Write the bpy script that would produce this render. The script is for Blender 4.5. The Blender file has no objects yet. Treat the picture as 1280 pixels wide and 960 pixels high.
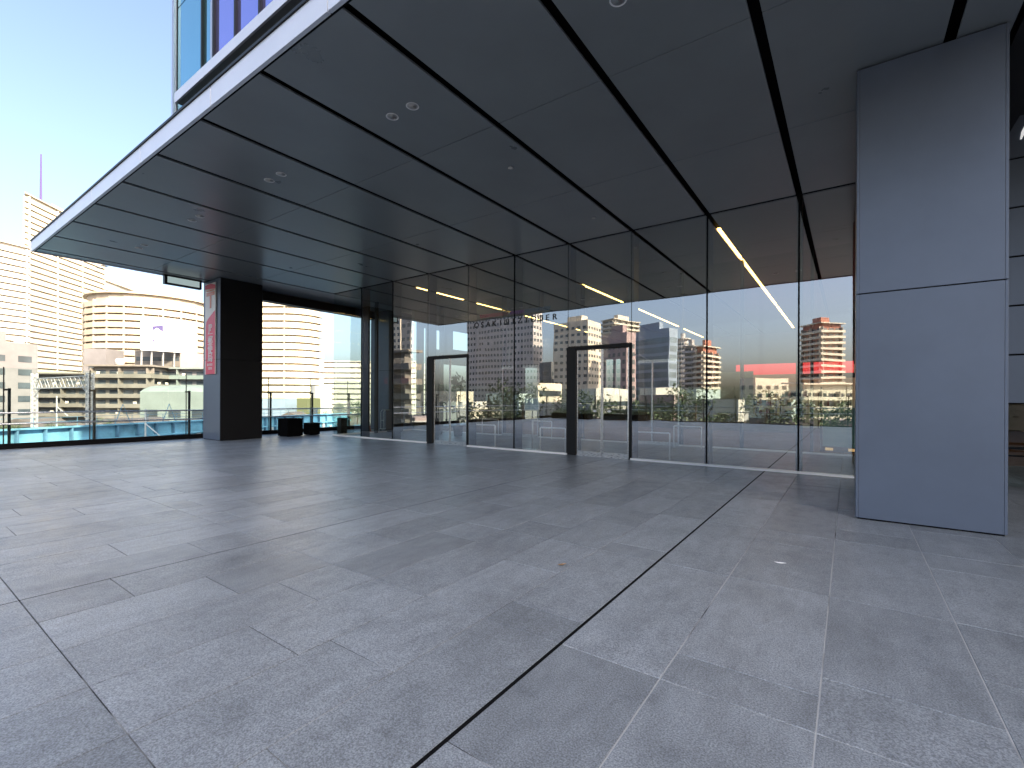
import bpy, math, random
from mathutils import Vector, Matrix
random.seed(7)
V = Vector
sc = bpy.context.scene
COL = sc.collection

# ---------------------------------------------------------------- camera
EYE = 1.516
FPX = 588.79 / 1280.0            # focal length in picture widths
F = V((-0.58126, 0.81371, 0.00033)).normalized()
R = V((0.81371, 0.58126, 0.00409)).normalized()
U = R.cross(F).normalized()
R = F.cross(U).normalized()
cd = bpy.data.cameras.new('camera')
cam = bpy.data.objects.new('camera', cd)
COL.objects.link(cam)
cam.matrix_world = Matrix(((R.x, U.x, -F.x, 0), (R.y, U.y, -F.y, 0), (R.z, U.z, -F.z, EYE), (0, 0, 0, 1)))
cd.sensor_width = 36
cd.lens = 36 * FPX
cd.shift_y = 18.5 / 1280
cd.clip_start = 0.05
cd.clip_end = 6000
sc.camera = cam

# ---------------------------------------------------------------- sky, sun, exposure
SUN_EL = math.radians(36)
SUN_DIR = V((0.985, -0.172, 0)).normalized()
SUN_DIR = V((SUN_DIR.x * math.cos(SUN_EL), SUN_DIR.y * math.cos(SUN_EL), math.sin(SUN_EL)))
w = bpy.data.worlds.new('World')
sc.world = w
w.use_nodes = True
nt = w.node_tree
sky = nt.nodes.new('ShaderNodeTexSky')
sky.sky_type = 'NISHITA'
sky.sun_disc = False
sky.sun_elevation = SUN_EL
sky.sun_rotation = math.atan2(SUN_DIR.x, SUN_DIR.y)
sky.air_density = 0.88
sky.dust_density = 5.0
sky.ozone_density = 1.0
bg = nt.nodes['Background']
nt.links.new(sky.outputs[0], bg.inputs[0])
bg.inputs[1].default_value = 0.15
sl = bpy.data.lights.new('sun', 'SUN')
sl.energy = 5.0
sl.angle = math.radians(0.5)
sl.color = (1.0, 0.83, 0.60)
so = bpy.data.objects.new('sun', sl)
COL.objects.link(so)
so.location = SUN_DIR * 100
so.rotation_euler = SUN_DIR.to_track_quat('Z', 'Y').to_euler()
vs = sc.view_settings
vs.view_transform = 'Standard'
vs.look = 'None'
vs.gamma = 1
vs.use_curve_mapping = False
vs.exposure = 1.7
vs.use_white_balance = True      # the camera's daylight-in-shade balance
vs.white_balance_temperature = 6800
vs.white_balance_tint = 10
sc.cycles.max_bounces = 10
sc.cycles.transparent_max_bounces = 24
sc.cycles.glossy_bounces = 5
sc.cycles.diffuse_bounces = 4
sc.cycles.transmission_bounces = 8
sc.cycles.sample_clamp_indirect = 8
sc.cycles.caustics_reflective = False
sc.cycles.caustics_refractive = False

# ---------------------------------------------------------------- helpers: points of the place
def P(px, py, depth):
    'the point seen at photo pixel (1280 wide) px, py at a distance along the view'
    f = 588.79
    return V((0, 0, EYE)) + depth * (F + R * ((px - 640) / f) + U * ((498.49 - py) / f))
YG = 11.365                       # plane of the lobby glass
def M(p):
    'the real place of something seen mirrored in the lobby glass'
    return V((p.x, 2 * YG - p.y, p.z))

# ---------------------------------------------------------------- materials
def mat(name, color, rough=0.6, metal=0.0, spec=0.5, noise=None, bump=None, var=None):
    m = bpy.data.materials.new(name)
    m.use_nodes = True
    n = m.node_tree.nodes
    l = m.node_tree.links
    b = n['Principled BSDF']
    b.inputs['Base Color'].default_value = (*color, 1)
    b.inputs['Roughness'].default_value = rough
    b.inputs['Metallic'].default_value = metal
    b.inputs['Specular IOR Level'].default_value = spec
    if noise:
        sc_, amt = noise[:2]
        tc = n.new('ShaderNodeTexCoord')
        t = n.new('ShaderNodeTexNoise')
        t.inputs['Scale'].default_value = sc_
        t.inputs['Detail'].default_value = 6
        t.inputs['Roughness'].default_value = 0.6
        mp = n.new('ShaderNodeMapping')
        mp.inputs['Scale'].default_value = noise[2] if len(noise) > 2 else (1, 1, 1)
        l.new(tc.outputs['Object'], mp.inputs[0])
        l.new(mp.outputs[0], t.inputs['Vector'])
        r = n.new('ShaderNodeMapRange')
        r.inputs['From Min'].default_value = 0.3
        r.inputs['From Max'].default_value = 0.7
        r.inputs['To Min'].default_value = 1 - amt
        r.inputs['To Max'].default_value = 1 + amt
        l.new(t.outputs['Fac'], r.inputs['Value'])
        mx = n.new('ShaderNodeMix')
        mx.data_type = 'RGBA'
        mx.blend_type = 'MULTIPLY'
        mx.inputs['Factor'].default_value = 1
        mx.inputs[6].default_value = (*color, 1)
        l.new(r.outputs[0], mx.inputs[7])
        l.new(mx.outputs[2], b.inputs['Base Color'])
        rr = n.new('ShaderNodeMapRange')
        rr.inputs['To Min'].default_value = max(0.02, rough - 0.07)
        rr.inputs['To Max'].default_value = min(1, rough + 0.07)
        l.new(t.outputs['Fac'], rr.inputs['Value'])
        l.new(rr.outputs[0], b.inputs['Roughness'])
    if bump:
        tc = n.new('ShaderNodeTexCoord')
        t = n.new('ShaderNodeTexNoise')
        t.inputs['Scale'].default_value = bump[0]
        t.inputs['Detail'].default_value = 4
        l.new(tc.outputs['Object'], t.inputs['Vector'])
        bp = n.new('ShaderNodeBump')
        bp.inputs['Strength'].default_value = bump[1]
        bp.inputs['Distance'].default_value = bump[2]
        l.new(t.outputs['Fac'], bp.inputs['Height'])
        l.new(bp.outputs[0], b.inputs['Normal'])
    return m

def emis(name, color, strength):
    m = bpy.data.materials.new(name)
    m.use_nodes = True
    n = m.node_tree.nodes
    b = n['Principled BSDF']
    b.inputs['Base Color'].default_value = (*color, 1)
    b.inputs['Emission Color'].default_value = (*color, 1)
    b.inputs['Emission Strength'].default_value = strength
    return m

def glass(name, tint=(0.86, 0.93, 0.9), ior=1.5, gloss=(0.95, 0.97, 1.0), wave=False):
    m = bpy.data.materials.new(name)
    m.use_nodes = True
    n = m.node_tree.nodes
    l = m.node_tree.links
    n.remove(n['Principled BSDF'])
    out = n['Material Output']
    tr = n.new('ShaderNodeBsdfTransparent')
    tr.inputs[0].default_value = (*tint, 1)
    gl = n.new('ShaderNodeBsdfGlossy')
    gl.inputs['Roughness'].default_value = 0.0
    gl.inputs['Color'].default_value = (*gloss, 1)
    if wave:                       # float glass is never perfectly flat
        tc = n.new('ShaderNodeTexCoord')
        t = n.new('ShaderNodeTexNoise')
        t.inputs['Scale'].default_value = 0.9
        t.inputs['Detail'].default_value = 1
        l.new(tc.outputs['Object'], t.inputs['Vector'])
        bp = n.new('ShaderNodeBump')
        bp.inputs['Strength'].default_value = 1
        bp.inputs['Distance'].default_value = 0.0016
        l.new(t.outputs['Fac'], bp.inputs['Height'])
        l.new(bp.outputs[0], gl.inputs['Normal'])
    fr = n.new('ShaderNodeFresnel')
    fr.inputs[0].default_value = ior
    mx = n.new('ShaderNodeMixShader')
    # only the outer faces reflect: a ray leaving the pane is not mirrored inside it
    ge = n.new('ShaderNodeNewGeometry')
    iv = n.new('ShaderNodeMath')
    iv.operation = 'SUBTRACT'
    iv.inputs[0].default_value = 1
    l.new(ge.outputs['Backfacing'], iv.inputs[1])
    ml = n.new('ShaderNodeMath')
    ml.operation = 'MULTIPLY'
    l.new(fr.outputs[0], ml.inputs[0])
    l.new(iv.outputs[0], ml.inputs[1])
    l.new(ml.outputs[0], mx.inputs[0])
    l.new(tr.outputs[0], mx.inputs[1])
    l.new(gl.outputs[0], mx.inputs[2])
    l.new(mx.outputs[0], out.inputs[0])
    return m

def slate_mat():
    m = bpy.data.materials.new('slate_paving')
    m.use_nodes = True
    n = m.node_tree.nodes
    l = m.node_tree.links
    b = n['Principled BSDF']
    tc = n.new('ShaderNodeTexCoord')
    at = n.new('ShaderNodeAttribute')
    at.attribute_name = 'tone'
    # per slab shift so that the veining does not run across the joints
    sh = n.new('ShaderNodeVectorMath')
    sh.operation = 'MULTIPLY_ADD'
    sh.inputs[1].default_value = (37, 53, 19)
    l.new(at.outputs['Vector'], sh.inputs[0])
    l.new(tc.outputs['Object'], sh.inputs[2])
    def noise(scale, detail, rough, vec=None, stretch=None):
        t = n.new('ShaderNodeTexNoise')
        t.inputs['Scale'].default_value = scale
        t.inputs['Detail'].default_value = detail
        t.inputs['Roughness'].default_value = rough
        src = vec or sh.outputs[0]
        if stretch:
            mp = n.new('ShaderNodeMapping')
            mp.inputs['Scale'].default_value = stretch
            l.new(src, mp.inputs[0])
            src = mp.outputs[0]
        l.new(src, t.inputs['Vector'])
        return t.outputs['Fac']
    def rng(v, a, b_, c, d):
        r = n.new('ShaderNodeMapRange')
        for k, x in zip(('From Min', 'From Max', 'To Min', 'To Max'), (a, b_, c, d)):
            r.inputs[k].default_value = x
        l.new(v, r.inputs['Value'])
        return r.outputs[0]
    def mul(a, b_):
        q = n.new('ShaderNodeMath')
        q.operation = 'MULTIPLY'
        l.new(a, q.inputs[0])
        l.new(b_, q.inputs[1])
        return q.outputs[0]
    fine = noise(115, 3, 0.65)
    cleft = noise(9, 7, 0.62, stretch=(1.0, 0.45, 1))
    cloud = noise(1.5, 5, 0.55, vec=tc.outputs['Object'])
    streak = noise(3.2, 6, 0.6, stretch=(3.0, 0.5, 1))
    # worn patches and water stains that cross the joints
    stain = noise(0.55, 8, 0.7, vec=tc.outputs['Object'])
    stain2 = noise(4.0, 8, 0.75, vec=tc.outputs['Object'])
    sep = n.new('ShaderNodeSeparateXYZ')
    l.new(at.outputs['Vector'], sep.inputs[0])
    v = mul(rng(fine, 0.36, 0.64, 0.58, 1.42), rng(cleft, 0.3, 0.7, 0.88, 1.12))
    v = mul(v, rng(cloud, 0.35, 0.65, 0.93, 1.06))
    v = mul(v, rng(streak, 0.35, 0.65, 0.92, 1.06))
    v = mul(v, rng(stain, 0.36, 0.5, 0.84, 1.0))
    v = mul(v, rng(stain2, 0.34, 0.46, 0.80, 1.0))
    v = mul(v, rng(sep.outputs[0], 0, 1, 0.84, 1.15))
    mx = n.new('ShaderNodeMix')
    mx.data_type = 'RGBA'
    mx.blend_type = 'MULTIPLY'
    mx.inputs['Factor'].default_value = 1
    mx.inputs[6].default_value = (*SLATE, 1)
    l.new(v, mx.inputs[7])
    l.new(mx.outputs[2], b.inputs['Base Color'])
    l.new(rng(stain2, 0.3, 0.7, 0.27, 0.50), b.inputs['Roughness'])
    b.inputs['Specular IOR Level'].default_value = 0.5
    h = n.new('ShaderNodeMath')
    h.operation = 'MULTIPLY_ADD'
    l.new(fine, h.inputs[0])
    h.inputs[1].default_value = 0.35
    l.new(cleft, h.inputs[2])
    bp = n.new('ShaderNodeBump')
    bp.inputs['Strength'].default_value = 0.4
    bp.inputs['Distance'].default_value = 0.006
    l.new(h.outputs[0], bp.inputs['Height'])
    l.new(bp.outputs[0], b.inputs['Normal'])
    return m

def grout_mat():
    m = bpy.data.materials.new('joint_mortar')
    m.use_nodes = True
    n = m.node_tree.nodes
    l = m.node_tree.links
    b = n['Principled BSDF']
    tc = n.new('ShaderNodeTexCoord')
    t = n.new('ShaderNodeTexNoise')
    t.inputs['Scale'].default_value = 1.3
    t.inputs['Detail'].default_value = 5
    l.new(tc.outputs['Object'], t.inputs['Vector'])
    sx = n.new('ShaderNodeSeparateXYZ')
    l.new(tc.outputs['Object'], sx.inputs[0])
    r = n.new('ShaderNodeMapRange')
    for k, x in zip(('From Min', 'From Max', 'To Min', 'To Max'), (-3.2, 0.2, -0.10, 0.20)):
        r.inputs[k].default_value = x
    l.new(sx.outputs[0], r.inputs['Value'])
    ad = n.new('ShaderNodeMath')
    ad.operation = 'ADD'
    l.new(t.outputs['Fac'], ad.inputs[0])
    l.new(r.outputs[0], ad.inputs[1])
    cr = n.new('ShaderNodeValToRGB')
    cr.color_ramp.elements[0].position = 0.46
    cr.color_ramp.elements[0].color = (0.035, 0.037, 0.04, 1)
    cr.color_ramp.elements[1].position = 0.60
    cr.color_ramp.elements[1].color = (0.52, 0.53, 0.53, 1)
    l.new(ad.outputs[0], cr.inputs[0])
    l.new(cr.outputs[0], b.inputs['Base Color'])
    b.inputs['Roughness'].default_value = 0.85
    return m

SLATE = (0.265, 0.292, 0.318)
m_slate = slate_mat()
m_grout = grout_mat()
m_black = mat('black_gap', (0.006, 0.006, 0.007), 0.9, spec=0.1)
m_soffit = mat('soffit_panel_paint', (0.275, 0.30, 0.31), 0.30, metal=0.3, noise=(0.7, 0.07), bump=(420, 0.05, 0.002))
m_clad = mat('column_cladding_paint', (0.120, 0.150, 0.206), 0.40, metal=0.2, spec=0.4, noise=(0.8, 0.09), bump=(1.1, 0.3, 0.02))
m_fascia = mat('fascia_silver', (0.70, 0.74, 0.82), 0.35, metal=0.2, noise=(1.2, 0.04))
m_steel_dark = mat('dark_steel', (0.014, 0.016, 0.017), 0.45, metal=0.1, spec=0.3, noise=(3, 0.08))
m_frame = mat('dark_bronze_frame', (0.009, 0.009, 0.0095), 0.45, metal=0.1, spec=0.3)
m_steel = mat('brushed_steel', (0.62, 0.63, 0.64), 0.28, metal=1.0, noise=(14, 0.08, (1, 1, 12)))
m_white = mat('white_paint', (0.8, 0.8, 0.79), 0.5)
m_strip = mat('sky_pale_sill', (0.93, 0.93, 0.92), 0.35)  # white stands in for the sky mirrored in polished sill metal
m_hoop = mat('pale_satin_steel', (0.88, 0.88, 0.88), 0.3, metal=0.3)
m_glass = glass('lobby_glass', (0.92, 0.95, 0.93), 4.2, wave=True)
m_glass_clear = glass('clear_glass', (0.9, 0.95, 0.94), 1.45)
m_glass_in = glass('inner_glass', (0.9, 0.95, 0.93), 1.5)
m_led = emis('warm_led', (1.0, 0.60, 0.17), 4.5)
m_lobby_ceiling = mat('lobby_ceiling_paint', (0.085, 0.08, 0.075), 0.45, metal=0.2, noise=(0.8, 0.06))
m_lobby_wall = mat('lobby_wall_panel', (0.20, 0.20, 0.19), 0.6, noise=(1.5, 0.08))
m_brown = mat('brown_carpet', (0.30, 0.18, 0.11), 0.8, noise=(6, 0.2))
m_wood = mat('brown_wood', (0.22, 0.12, 0.06), 0.5, noise=(4, 0.25, (1, 1, 8)))
m_letter = mat('black_lettering', (0.02, 0.02, 0.022), 0.5)
m_pink = mat('pink_stripe_film', (0.70, 0.12, 0.20), 0.5)
m_violet = mat('violet_stripe_film', (0.28, 0.14, 0.42), 0.5)
m_blue = mat('blue_stripe_film', (0.10, 0.24, 0.42), 0.5)

m_blackside = mat('black_side_finish', (0.008, 0.008, 0.009), 0.55, spec=0.25)

# ---------------------------------------------------------------- helpers: meshes and objects
class MB:
    'collects boxes, prisms and tubes that become ONE mesh object'
    def __init__(self):
        self.v, self.f, self.mi = [], [], []
    def face(self, pts, mi=0):
        i = len(self.v)
        self.v += [tuple(p) for p in pts]
        self.f.append(tuple(range(i, i + len(pts))))
        self.mi.append(mi)
    def obox(self, o, a, b, c, mi=0):
        o, a, b, c = V(o), V(a), V(b), V(c)
        if a.cross(b).dot(c) < 0:
            a, b = b, a
        p = [o, o + a, o + a + b, o + b, o + c, o + a + c, o + a + b + c, o + b + c]
        i = len(self.v)
        self.v += [tuple(q) for q in p]
        for q in ((3, 2, 1, 0), (4, 5, 6, 7), (0, 1, 5, 4), (1, 2, 6, 5), (2, 3, 7, 6), (3, 0, 4, 7)):
            self.f.append(tuple(i + k for k in q))
            self.mi.append(mi)
        return self
    def box(self, x0, x1, y0, y1, z0, z1, mi=0):
        return self.obox((x0, y0, z0), (x1 - x0, 0, 0), (0, y1 - y0, 0), (0, 0, z1 - z0), mi)
    def prism(self, pts, z0, z1, mi=0):
        a = sum(pts[i][0] * pts[(i + 1) % len(pts)][1] - pts[(i + 1) % len(pts)][0] * pts[i][1] for i in range(len(pts)))
        if a < 0:
            pts = pts[::-1]
        i = len(self.v)
        k = len(pts)
        self.v += [(p[0], p[1], z0) for p in pts] + [(p[0], p[1], z1) for p in pts]
        self.f.append(tuple(i + j for j in range(k - 1, -1, -1)))
        self.mi.append(mi)
        self.f.append(tuple(i + k + j for j in range(k)))
        self.mi.append(mi)
        for j in range(k):
            j2 = (j + 1) % k
            self.f.append((i + j, i + j2, i + k + j2, i + k + j))
            self.mi.append(mi)
        return self
    def tube(self, pts, r, n=8, mi=0, r1=None):
        pts = [V(p) for p in pts]
        rings = []
        for j, p in enumerate(pts):
            if j == 0:
                d = pts[1] - p
            elif j == len(pts) - 1:
                d = p - pts[j - 1]
            else:
                d = (pts[j + 1] - p).normalized() + (p - pts[j - 1]).normalized()
            d.normalize()
            u = d.orthogonal().normalized() if j == 0 else (pu - d * pu.dot(d)).normalized()
            pu = u
            w_ = d.cross(u)
            rr = r if r1 is None else r + (r1 - r) * j / (len(pts) - 1)
            i = len(self.v)
            self.v += [tuple(p + (u * math.cos(2 * math.pi * k / n) + w_ * math.sin(2 * math.pi * k / n)) * rr) for k in range(n)]
            rings.append(i)
        for a, b in zip(rings, rings[1:]):
            for k in range(n):
                self.f.append((a + k, a + (k + 1) % n, b + (k + 1) % n, b + k))
                self.mi.append(mi)
        self.f.append(tuple(rings[0] + k for k in range(n - 1, -1, -1)))
        self.mi.append(mi)
        self.f.append(tuple(rings[-1] + k for k in range(n)))
        self.mi.append(mi)
        return self
    def lathe(self, cx, cy, prof, n=24, mi=0):
        i0 = len(self.v)
        for r, z in prof:
            self.v += [(cx + r * math.cos(2 * math.pi * k / n), cy + r * math.sin(2 * math.pi * k / n), z) for k in range(n)]
        for j in range(len(prof) - 1):
            for k in range(n):
                a, b = i0 + j * n, i0 + (j + 1) * n
                self.f.append((a + k, a + (k + 1) % n, b + (k + 1) % n, b + k))
                self.mi.append(mi)
        self.f.append(tuple(i0 + k for k in range(n - 1, -1, -1)))
        self.mi.append(mi)
        self.f.append(tuple(i0 + (len(prof) - 1) * n + k for k in range(n)))
        self.mi.append(mi)
        return self
    def build(self, name, mats, parent=None, smooth=False, bevel=0):
        me = bpy.data.meshes.new(name)
        me.from_pydata(self.v, [], self.f)
        for m in (mats if isinstance(mats, (list, tuple)) else [mats]):
            me.materials.append(m)
        me.polygons.foreach_set('material_index', self.mi)
        if smooth:
            me.polygons.foreach_set('use_smooth', [True] * len(self.f))
        me.update()
        o = bpy.data.objects.new(name, me)
        COL.objects.link(o)
        if bevel:
            b = o.modifiers.new('bevel', 'BEVEL')
            b.width = bevel
            b.segments = 2
            b.limit_method = 'ANGLE'
        if parent:
            o.parent = parent
            par = parent
            while par:
                if par.type == 'EMPTY':
                    o.matrix_parent_inverse = Matrix.Translation(-V(par.location))
                    break
                par = None
        return o

def tag(o, label, cat, group=None):
    o['label'] = label
    o['category'] = cat
    if group:
        o['group'] = group
    return o
def thing(name, loc, label, cat, group=None):
    o = bpy.data.objects.new(name, None)
    COL.objects.link(o)
    o.location = loc
    o.empty_display_size = 0.3
    return tag(o, label, cat, group)
def struct(o, kind='structure'):
    o['kind'] = kind
    return o
def kids(o):
    return [c for c in bpy.data.objects if c.parent == o]
def copy_tree(o, parent=None):
    c = o.copy()
    COL.objects.link(c)
    c.parent = parent
    if parent:
        c.matrix_parent_inverse = o.matrix_parent_inverse.copy()
    for ch in kids(o):
        copy_tree(ch, c)
    return c

# ================================================================ SETTING
STRIPE = [-0.841 - 1.8 * k for k in range(-1, 11)]       # ceiling reveals, also the glass module
CEIL = 5.76
FRONT = 3.05
# ---- plaza paving: lanes along Y, slabs cut by joints every 1.83 m and in between
def paving():
    lanes = []
    edges = [-20.0]
    x = -1.45 - 3.57 * 5
    edges = []
    for bay in range(6):
        x0 = -1.45 - 3.57 * (5 - bay)
        edges += [x0 - 3.57 + 3.57 * i / 6 for i in range(6)]
    edges = [e for e in edges if e > -20.3]
    edges = sorted(edges + [-1.45, -0.83, -0.115, 0.6, 1.32, 2.03, 2.75, 3.46, 4.18, 4.9, 5.6, 6.3, 7.0])
    rows = [-11.9 + 1.83 * i - 0.0 for i in range(20)]
    off = 2.555 - round((2.555 + 11.9) / 1.83) * 1.83 + 11.9
    rows = [r + off for r in rows]
    v, f, tone = [], [], []
    rnd = random.Random(3)
    def slab(x0, x1, y0, y1):
        t = (rnd.random(), rnd.random(), rnd.random(), 1)
        z = rnd.uniform(-0.0007, 0.0007)
        c = 0.002
        i = len(v)
        v.extend([(x0, y0, -0.006), (x1, y0, -0.006), (x1, y1, -0.006), (x0, y1, -0.006),
                  (x0 + c, y0 + c, z), (x1 - c, y0 + c, z), (x1 - c, y1 - c, z), (x0 + c, y1 - c, z)])
        for q in ((4, 5, 6, 7), (0, 1, 5, 4), (1, 2, 6, 5), (2, 3, 7, 6), (3, 0, 4, 7)):
            f.append(tuple(i + k for k in q))
            tone.append(t)
    for li in range(len(edges) - 1):
        x0, x1 = edges[li], edges[li + 1]
        wide0 = abs(((x0 + 1.45) / 3.57) - round((x0 + 1.45) / 3.57)) < 0.01
        wide1 = abs(((x1 + 1.45) / 3.57) - round((x1 + 1.45) / 3.57)) < 0.01
        g0 = (0.011 if abs(x0 + 1.45) < 0.01 else 0.006) if wide0 and x0 < 0 else 0.0024
        g1 = (0.011 if abs(x1 + 1.45) < 0.01 else 0.006) if wide1 and x1 < 0 else 0.0024
        for ri in range(len(rows) - 1):
            y0, y1 = rows[ri], rows[ri + 1]
            if x0 < -17.1 and y1 > 20.5:
                pass
            cuts = [y0]
            o = (0.32, 0.53, 0.81, 1.02, 1.31)[(li * 2 + rnd.choice((0, 0, 1))) % 5]
            if rnd.random() < 0.9:
                cuts.append(y0 + o)
            cuts.append(y1)
            e = 0.0028 if x0 > -1.6 else 0.0024
            if x0 > -0.9:
                g0 = g1 = 0.003
            for a, b in zip(cuts, cuts[1:]):
                slab(x0 + g0, x1 - g1, a + e, b - e)
    me = bpy.data.meshes.new('plaza_paving')
    me.from_pydata(v, [], f)
    me.materials.append(m_slate)
    ca = me.color_attributes.new('tone', 'FLOAT_COLOR', 'CORNER')
    flat = []
    for p, t in zip(me.polygons, tone):
        flat += list(t) * p.loop_total
    ca.data.foreach_set('color', flat)
    o = bpy.data.objects.new('plaza_paving', me)
    COL.objects.link(o)
    struct(o)
    b = MB().box(edges[0], edges[-1], rows[0], rows[-1], -0.9, -0.004)
    struct(b.build('plaza_deck', m_grout))
    g = MB()
    for k in range(6):
        xx = -1.45 - 3.57 * k
        ww = 0.011 if k == 0 else 0.006
        g.box(xx - ww, xx + ww, rows[0], rows[-1], -0.0038, -0.0012)
    struct(g.build('drain_groove', m_black))
    return edges, rows
edges, rows = paving()

m_ground = mat('city_ground', (0.12, 0.12, 0.115), 0.9, noise=(0.05, 0.4))
g = MB()
g.box(-1500, 1500, -1500, 1500, -9, -8)
struct(g.build('city_ground', m_ground))
lf = MB().box(-16.9, 8, 15.75, 34, 0.004, 0.012)
struct(lf.build('lobby_floor', m_brown))

# ================================================================ CANOPY
can = thing('entrance_canopy', (-8, 7, 0), 'large dark grey entrance canopy with long black ceiling gaps and silver front edge', 'canopy')
XL, XR = -19.3, 1.5
def soffit(y0, y1, seams, xl, xr):
    b = MB()
    xs = sorted([xl] + [s for s in STRIPE if xl < s < xr] + [xr])
    ys = [y0] + seams + [y1]
    for i in range(len(xs) - 1):
        xa = xs[i] + (0.058 if i > 0 else 0)
        xb = xs[i + 1] - (0.058 if i < len(xs) - 2 else 0)
        if xb - xa < 0.05:
            continue
        for a, c in zip(ys, ys[1:]):
            b.box(xa, xb, a + 0.006, c - 0.006, CEIL, CEIL + 0.03)
    return b
soffit(FRONT + 0.03, YG - 0.03, [5.78, 8.51], XL, XR).build('soffit', m_soffit, can, bevel=0.003)
MB().box(XL, 2.05, FRONT + 0.03, YG - 0.03, CEIL + 0.16, CEIL + 0.28).build('roof_slab', m_black, can)
MB().box(1.56, 2.05, FRONT + 0.03, YG - 0.03, CEIL - 0.02, CEIL + 0.15).build('edge_trim', m_frame, can)
fs = MB()
joints = [XL - 0.05, -16.38, -13.38, -10.4, -7.53, -4.64, -1.75, 1.15, 4.0]
for a, c in zip(joints, joints[1:]):
    fs.box(a + 0.008, c - 0.008, FRONT - 0.05, FRONT, CEIL - 0.02, 6.03)
fs.build('fascia', m_fascia, can, bevel=0.004)
MB().box(XL - 0.06, 4.0, FRONT - 0.07, FRONT + 0.2, 6.033, 6.07).build('edge_cap', m_steel_dark, can)
MB().box(XL - 0.04, 4.0, FRONT + 0.002, FRONT + 0.028, CEIL - 0.012, 6.02).build('fascia_back', m_black, can)
MB().box(XL - 0.05, XL - 0.004, FRONT + 0.03, 22, CEIL - 0.02, 6.03).build('end_fascia', m_fascia, can)
MB().box(XL + 0.02, XL + 0.42, 9.0, 14.95, 5.40, CEIL - 0.003).build('edge_beam', m_frame, can)
m_trim = mat('downlight_rim', (0.9, 0.9, 0.9), 0.4)
m_cone = mat('downlight_reflector', (0.62, 0.62, 0.63), 0.3)
for k in range(6):
    for dx in (-0.22, 0.22):
        x = -1.78 - 3.6 * k + dx
        if k == 0 and dx > 0:
            x = -1.34
        b = MB().lathe(x, 4.71, [(0.062, CEIL - 0.001), (0.092, CEIL - 0.001), (0.095, CEIL - 0.006), (0.088, CEIL - 0.009), (0.078, CEIL - 0.004)], 28)
        dl = b.build('downlight', m_trim, can, smooth=True)
        c = MB().lathe(x, 4.71, [(0.077, CEIL - 0.0045), (0.045, CEIL - 0.003), (0.03, CEIL - 0.003)], 28)
        c.build('reflector', m_cone, dl, smooth=True)
for (x, y) in ((-5.05, 7.0), (-4.85, 10.05)):
    MB().lathe(x, y, [(0.035, CEIL - 0.001), (0.05, CEIL - 0.014), (0.02, CEIL - 0.022)], 18).build('ceiling_sensor', m_cone, can, smooth=True)

# ================================================================ COLUMNS
def column(x0, x1, y0, y1, label, black=False):
    c = thing('clad_column', ((x0 + x1) / 2, (y0 + y1) / 2, 0), label, 'column', 'clad columns of the entrance')
    MB().box(x0 + 0.02, x1 - 0.02, y0 + 0.02, y1 - 0.02, 0.0, CEIL - 0.005).build('core', m_black, c)
    for (z0, z1) in ((0.02, 2.868), (2.882, CEIL - 0.02)):
        b = MB().box(x0 + 0.03, x1 - 0.03, y0, y0 + 0.015, z0, z1)
        b.box(x0 + 0.03, x1 - 0.03, y1 - 0.015, y1, z0, z1)
        b.box(x0, x0 + 0.015, y0 + 0.03, y1 - 0.03, z0, z1)
        b.box(x1 - 0.015, x1, y0 + 0.03, y1 - 0.03, z0, z1)
        for cx in (x0, x1):
            for cy in (y0, y1):
                b.box(min(cx, cx + (0.028 if cx == x0 else -0.028)), max(cx, cx + (0.028 if cx == x0 else -0.028)),
                      min(cy, cy + (0.028 if cy == y0 else -0.028)), max(cy, cy + (0.028 if cy == y0 else -0.028)), z0, z1)
        b.build('cladding_panel', m_clad, c, bevel=0.003)
        if black:
            MB().box(x1 + 0.001, x1 + 0.012, y0 + 0.012, y1 - 0.012, z0, z1).build('black_side_sheet', m_blackside, c)  # black sheet over the cladding on one side
    return c
column(0.078, 1.449, 7.48, 8.95, 'nearest tall blue grey metal clad column standing at the right of the entrance')
column(-19.30, -17.95, 7.49, 8.96, 'dark clad column carrying the red and white post office sign', True)
column(-19.30, -17.95, 14.95, 16.4, 'grey clad column seen through the glass beside the brown box and cart')

# ================================================================ LOBBY GLASS WALL
gw = thing('lobby_glass_wall', (-8.5, YG, 0), 'tall reflective lobby glass wall with black fins, two sliding doors and building name', 'glass wall')
def pane(x0, x1, z0, z1, par=gw, y=YG, m=None, name='glass_pane'):
    b = MB()
    b.box(x0, x1, y, y + 0.012, z0, z1, 1)
    # outer face reflects, the others only let light through
    i = [k for k in range(len(b.f))]
    for k in i:
        ys = [b.v[q][1] for q in b.f[k]]
        b.mi[k] = 0 if max(ys) - min(ys) < 1e-6 and abs(ys[0] - y) < 1e-6 else 1
    return b.build(name, [m or m_glass, m_thru], par)
m_thru = bpy.data.materials.new('glass_inner_face')
m_thru.use_nodes = True
n_ = m_thru.node_tree.nodes
n_.remove(n_['Principled BSDF'])
t_ = n_.new('ShaderNodeBsdfTransparent')
t_.inputs[0].default_value = (0.97, 0.985, 0.98, 1)
m_thru.node_tree.links.new(t_.outputs[0], n_['Material Output'].inputs[0])
mods = [s for s in STRIPE if s < 0 and s > -18][::1]          # -0.841 ... -17.04
mods = sorted(mods)
DOORS = {(-6.241, -4.441): (-6.24, -4.5), (-11.641, -9.841): (-11.72, -9.93)}
bounds = mods + [0.10]
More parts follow.
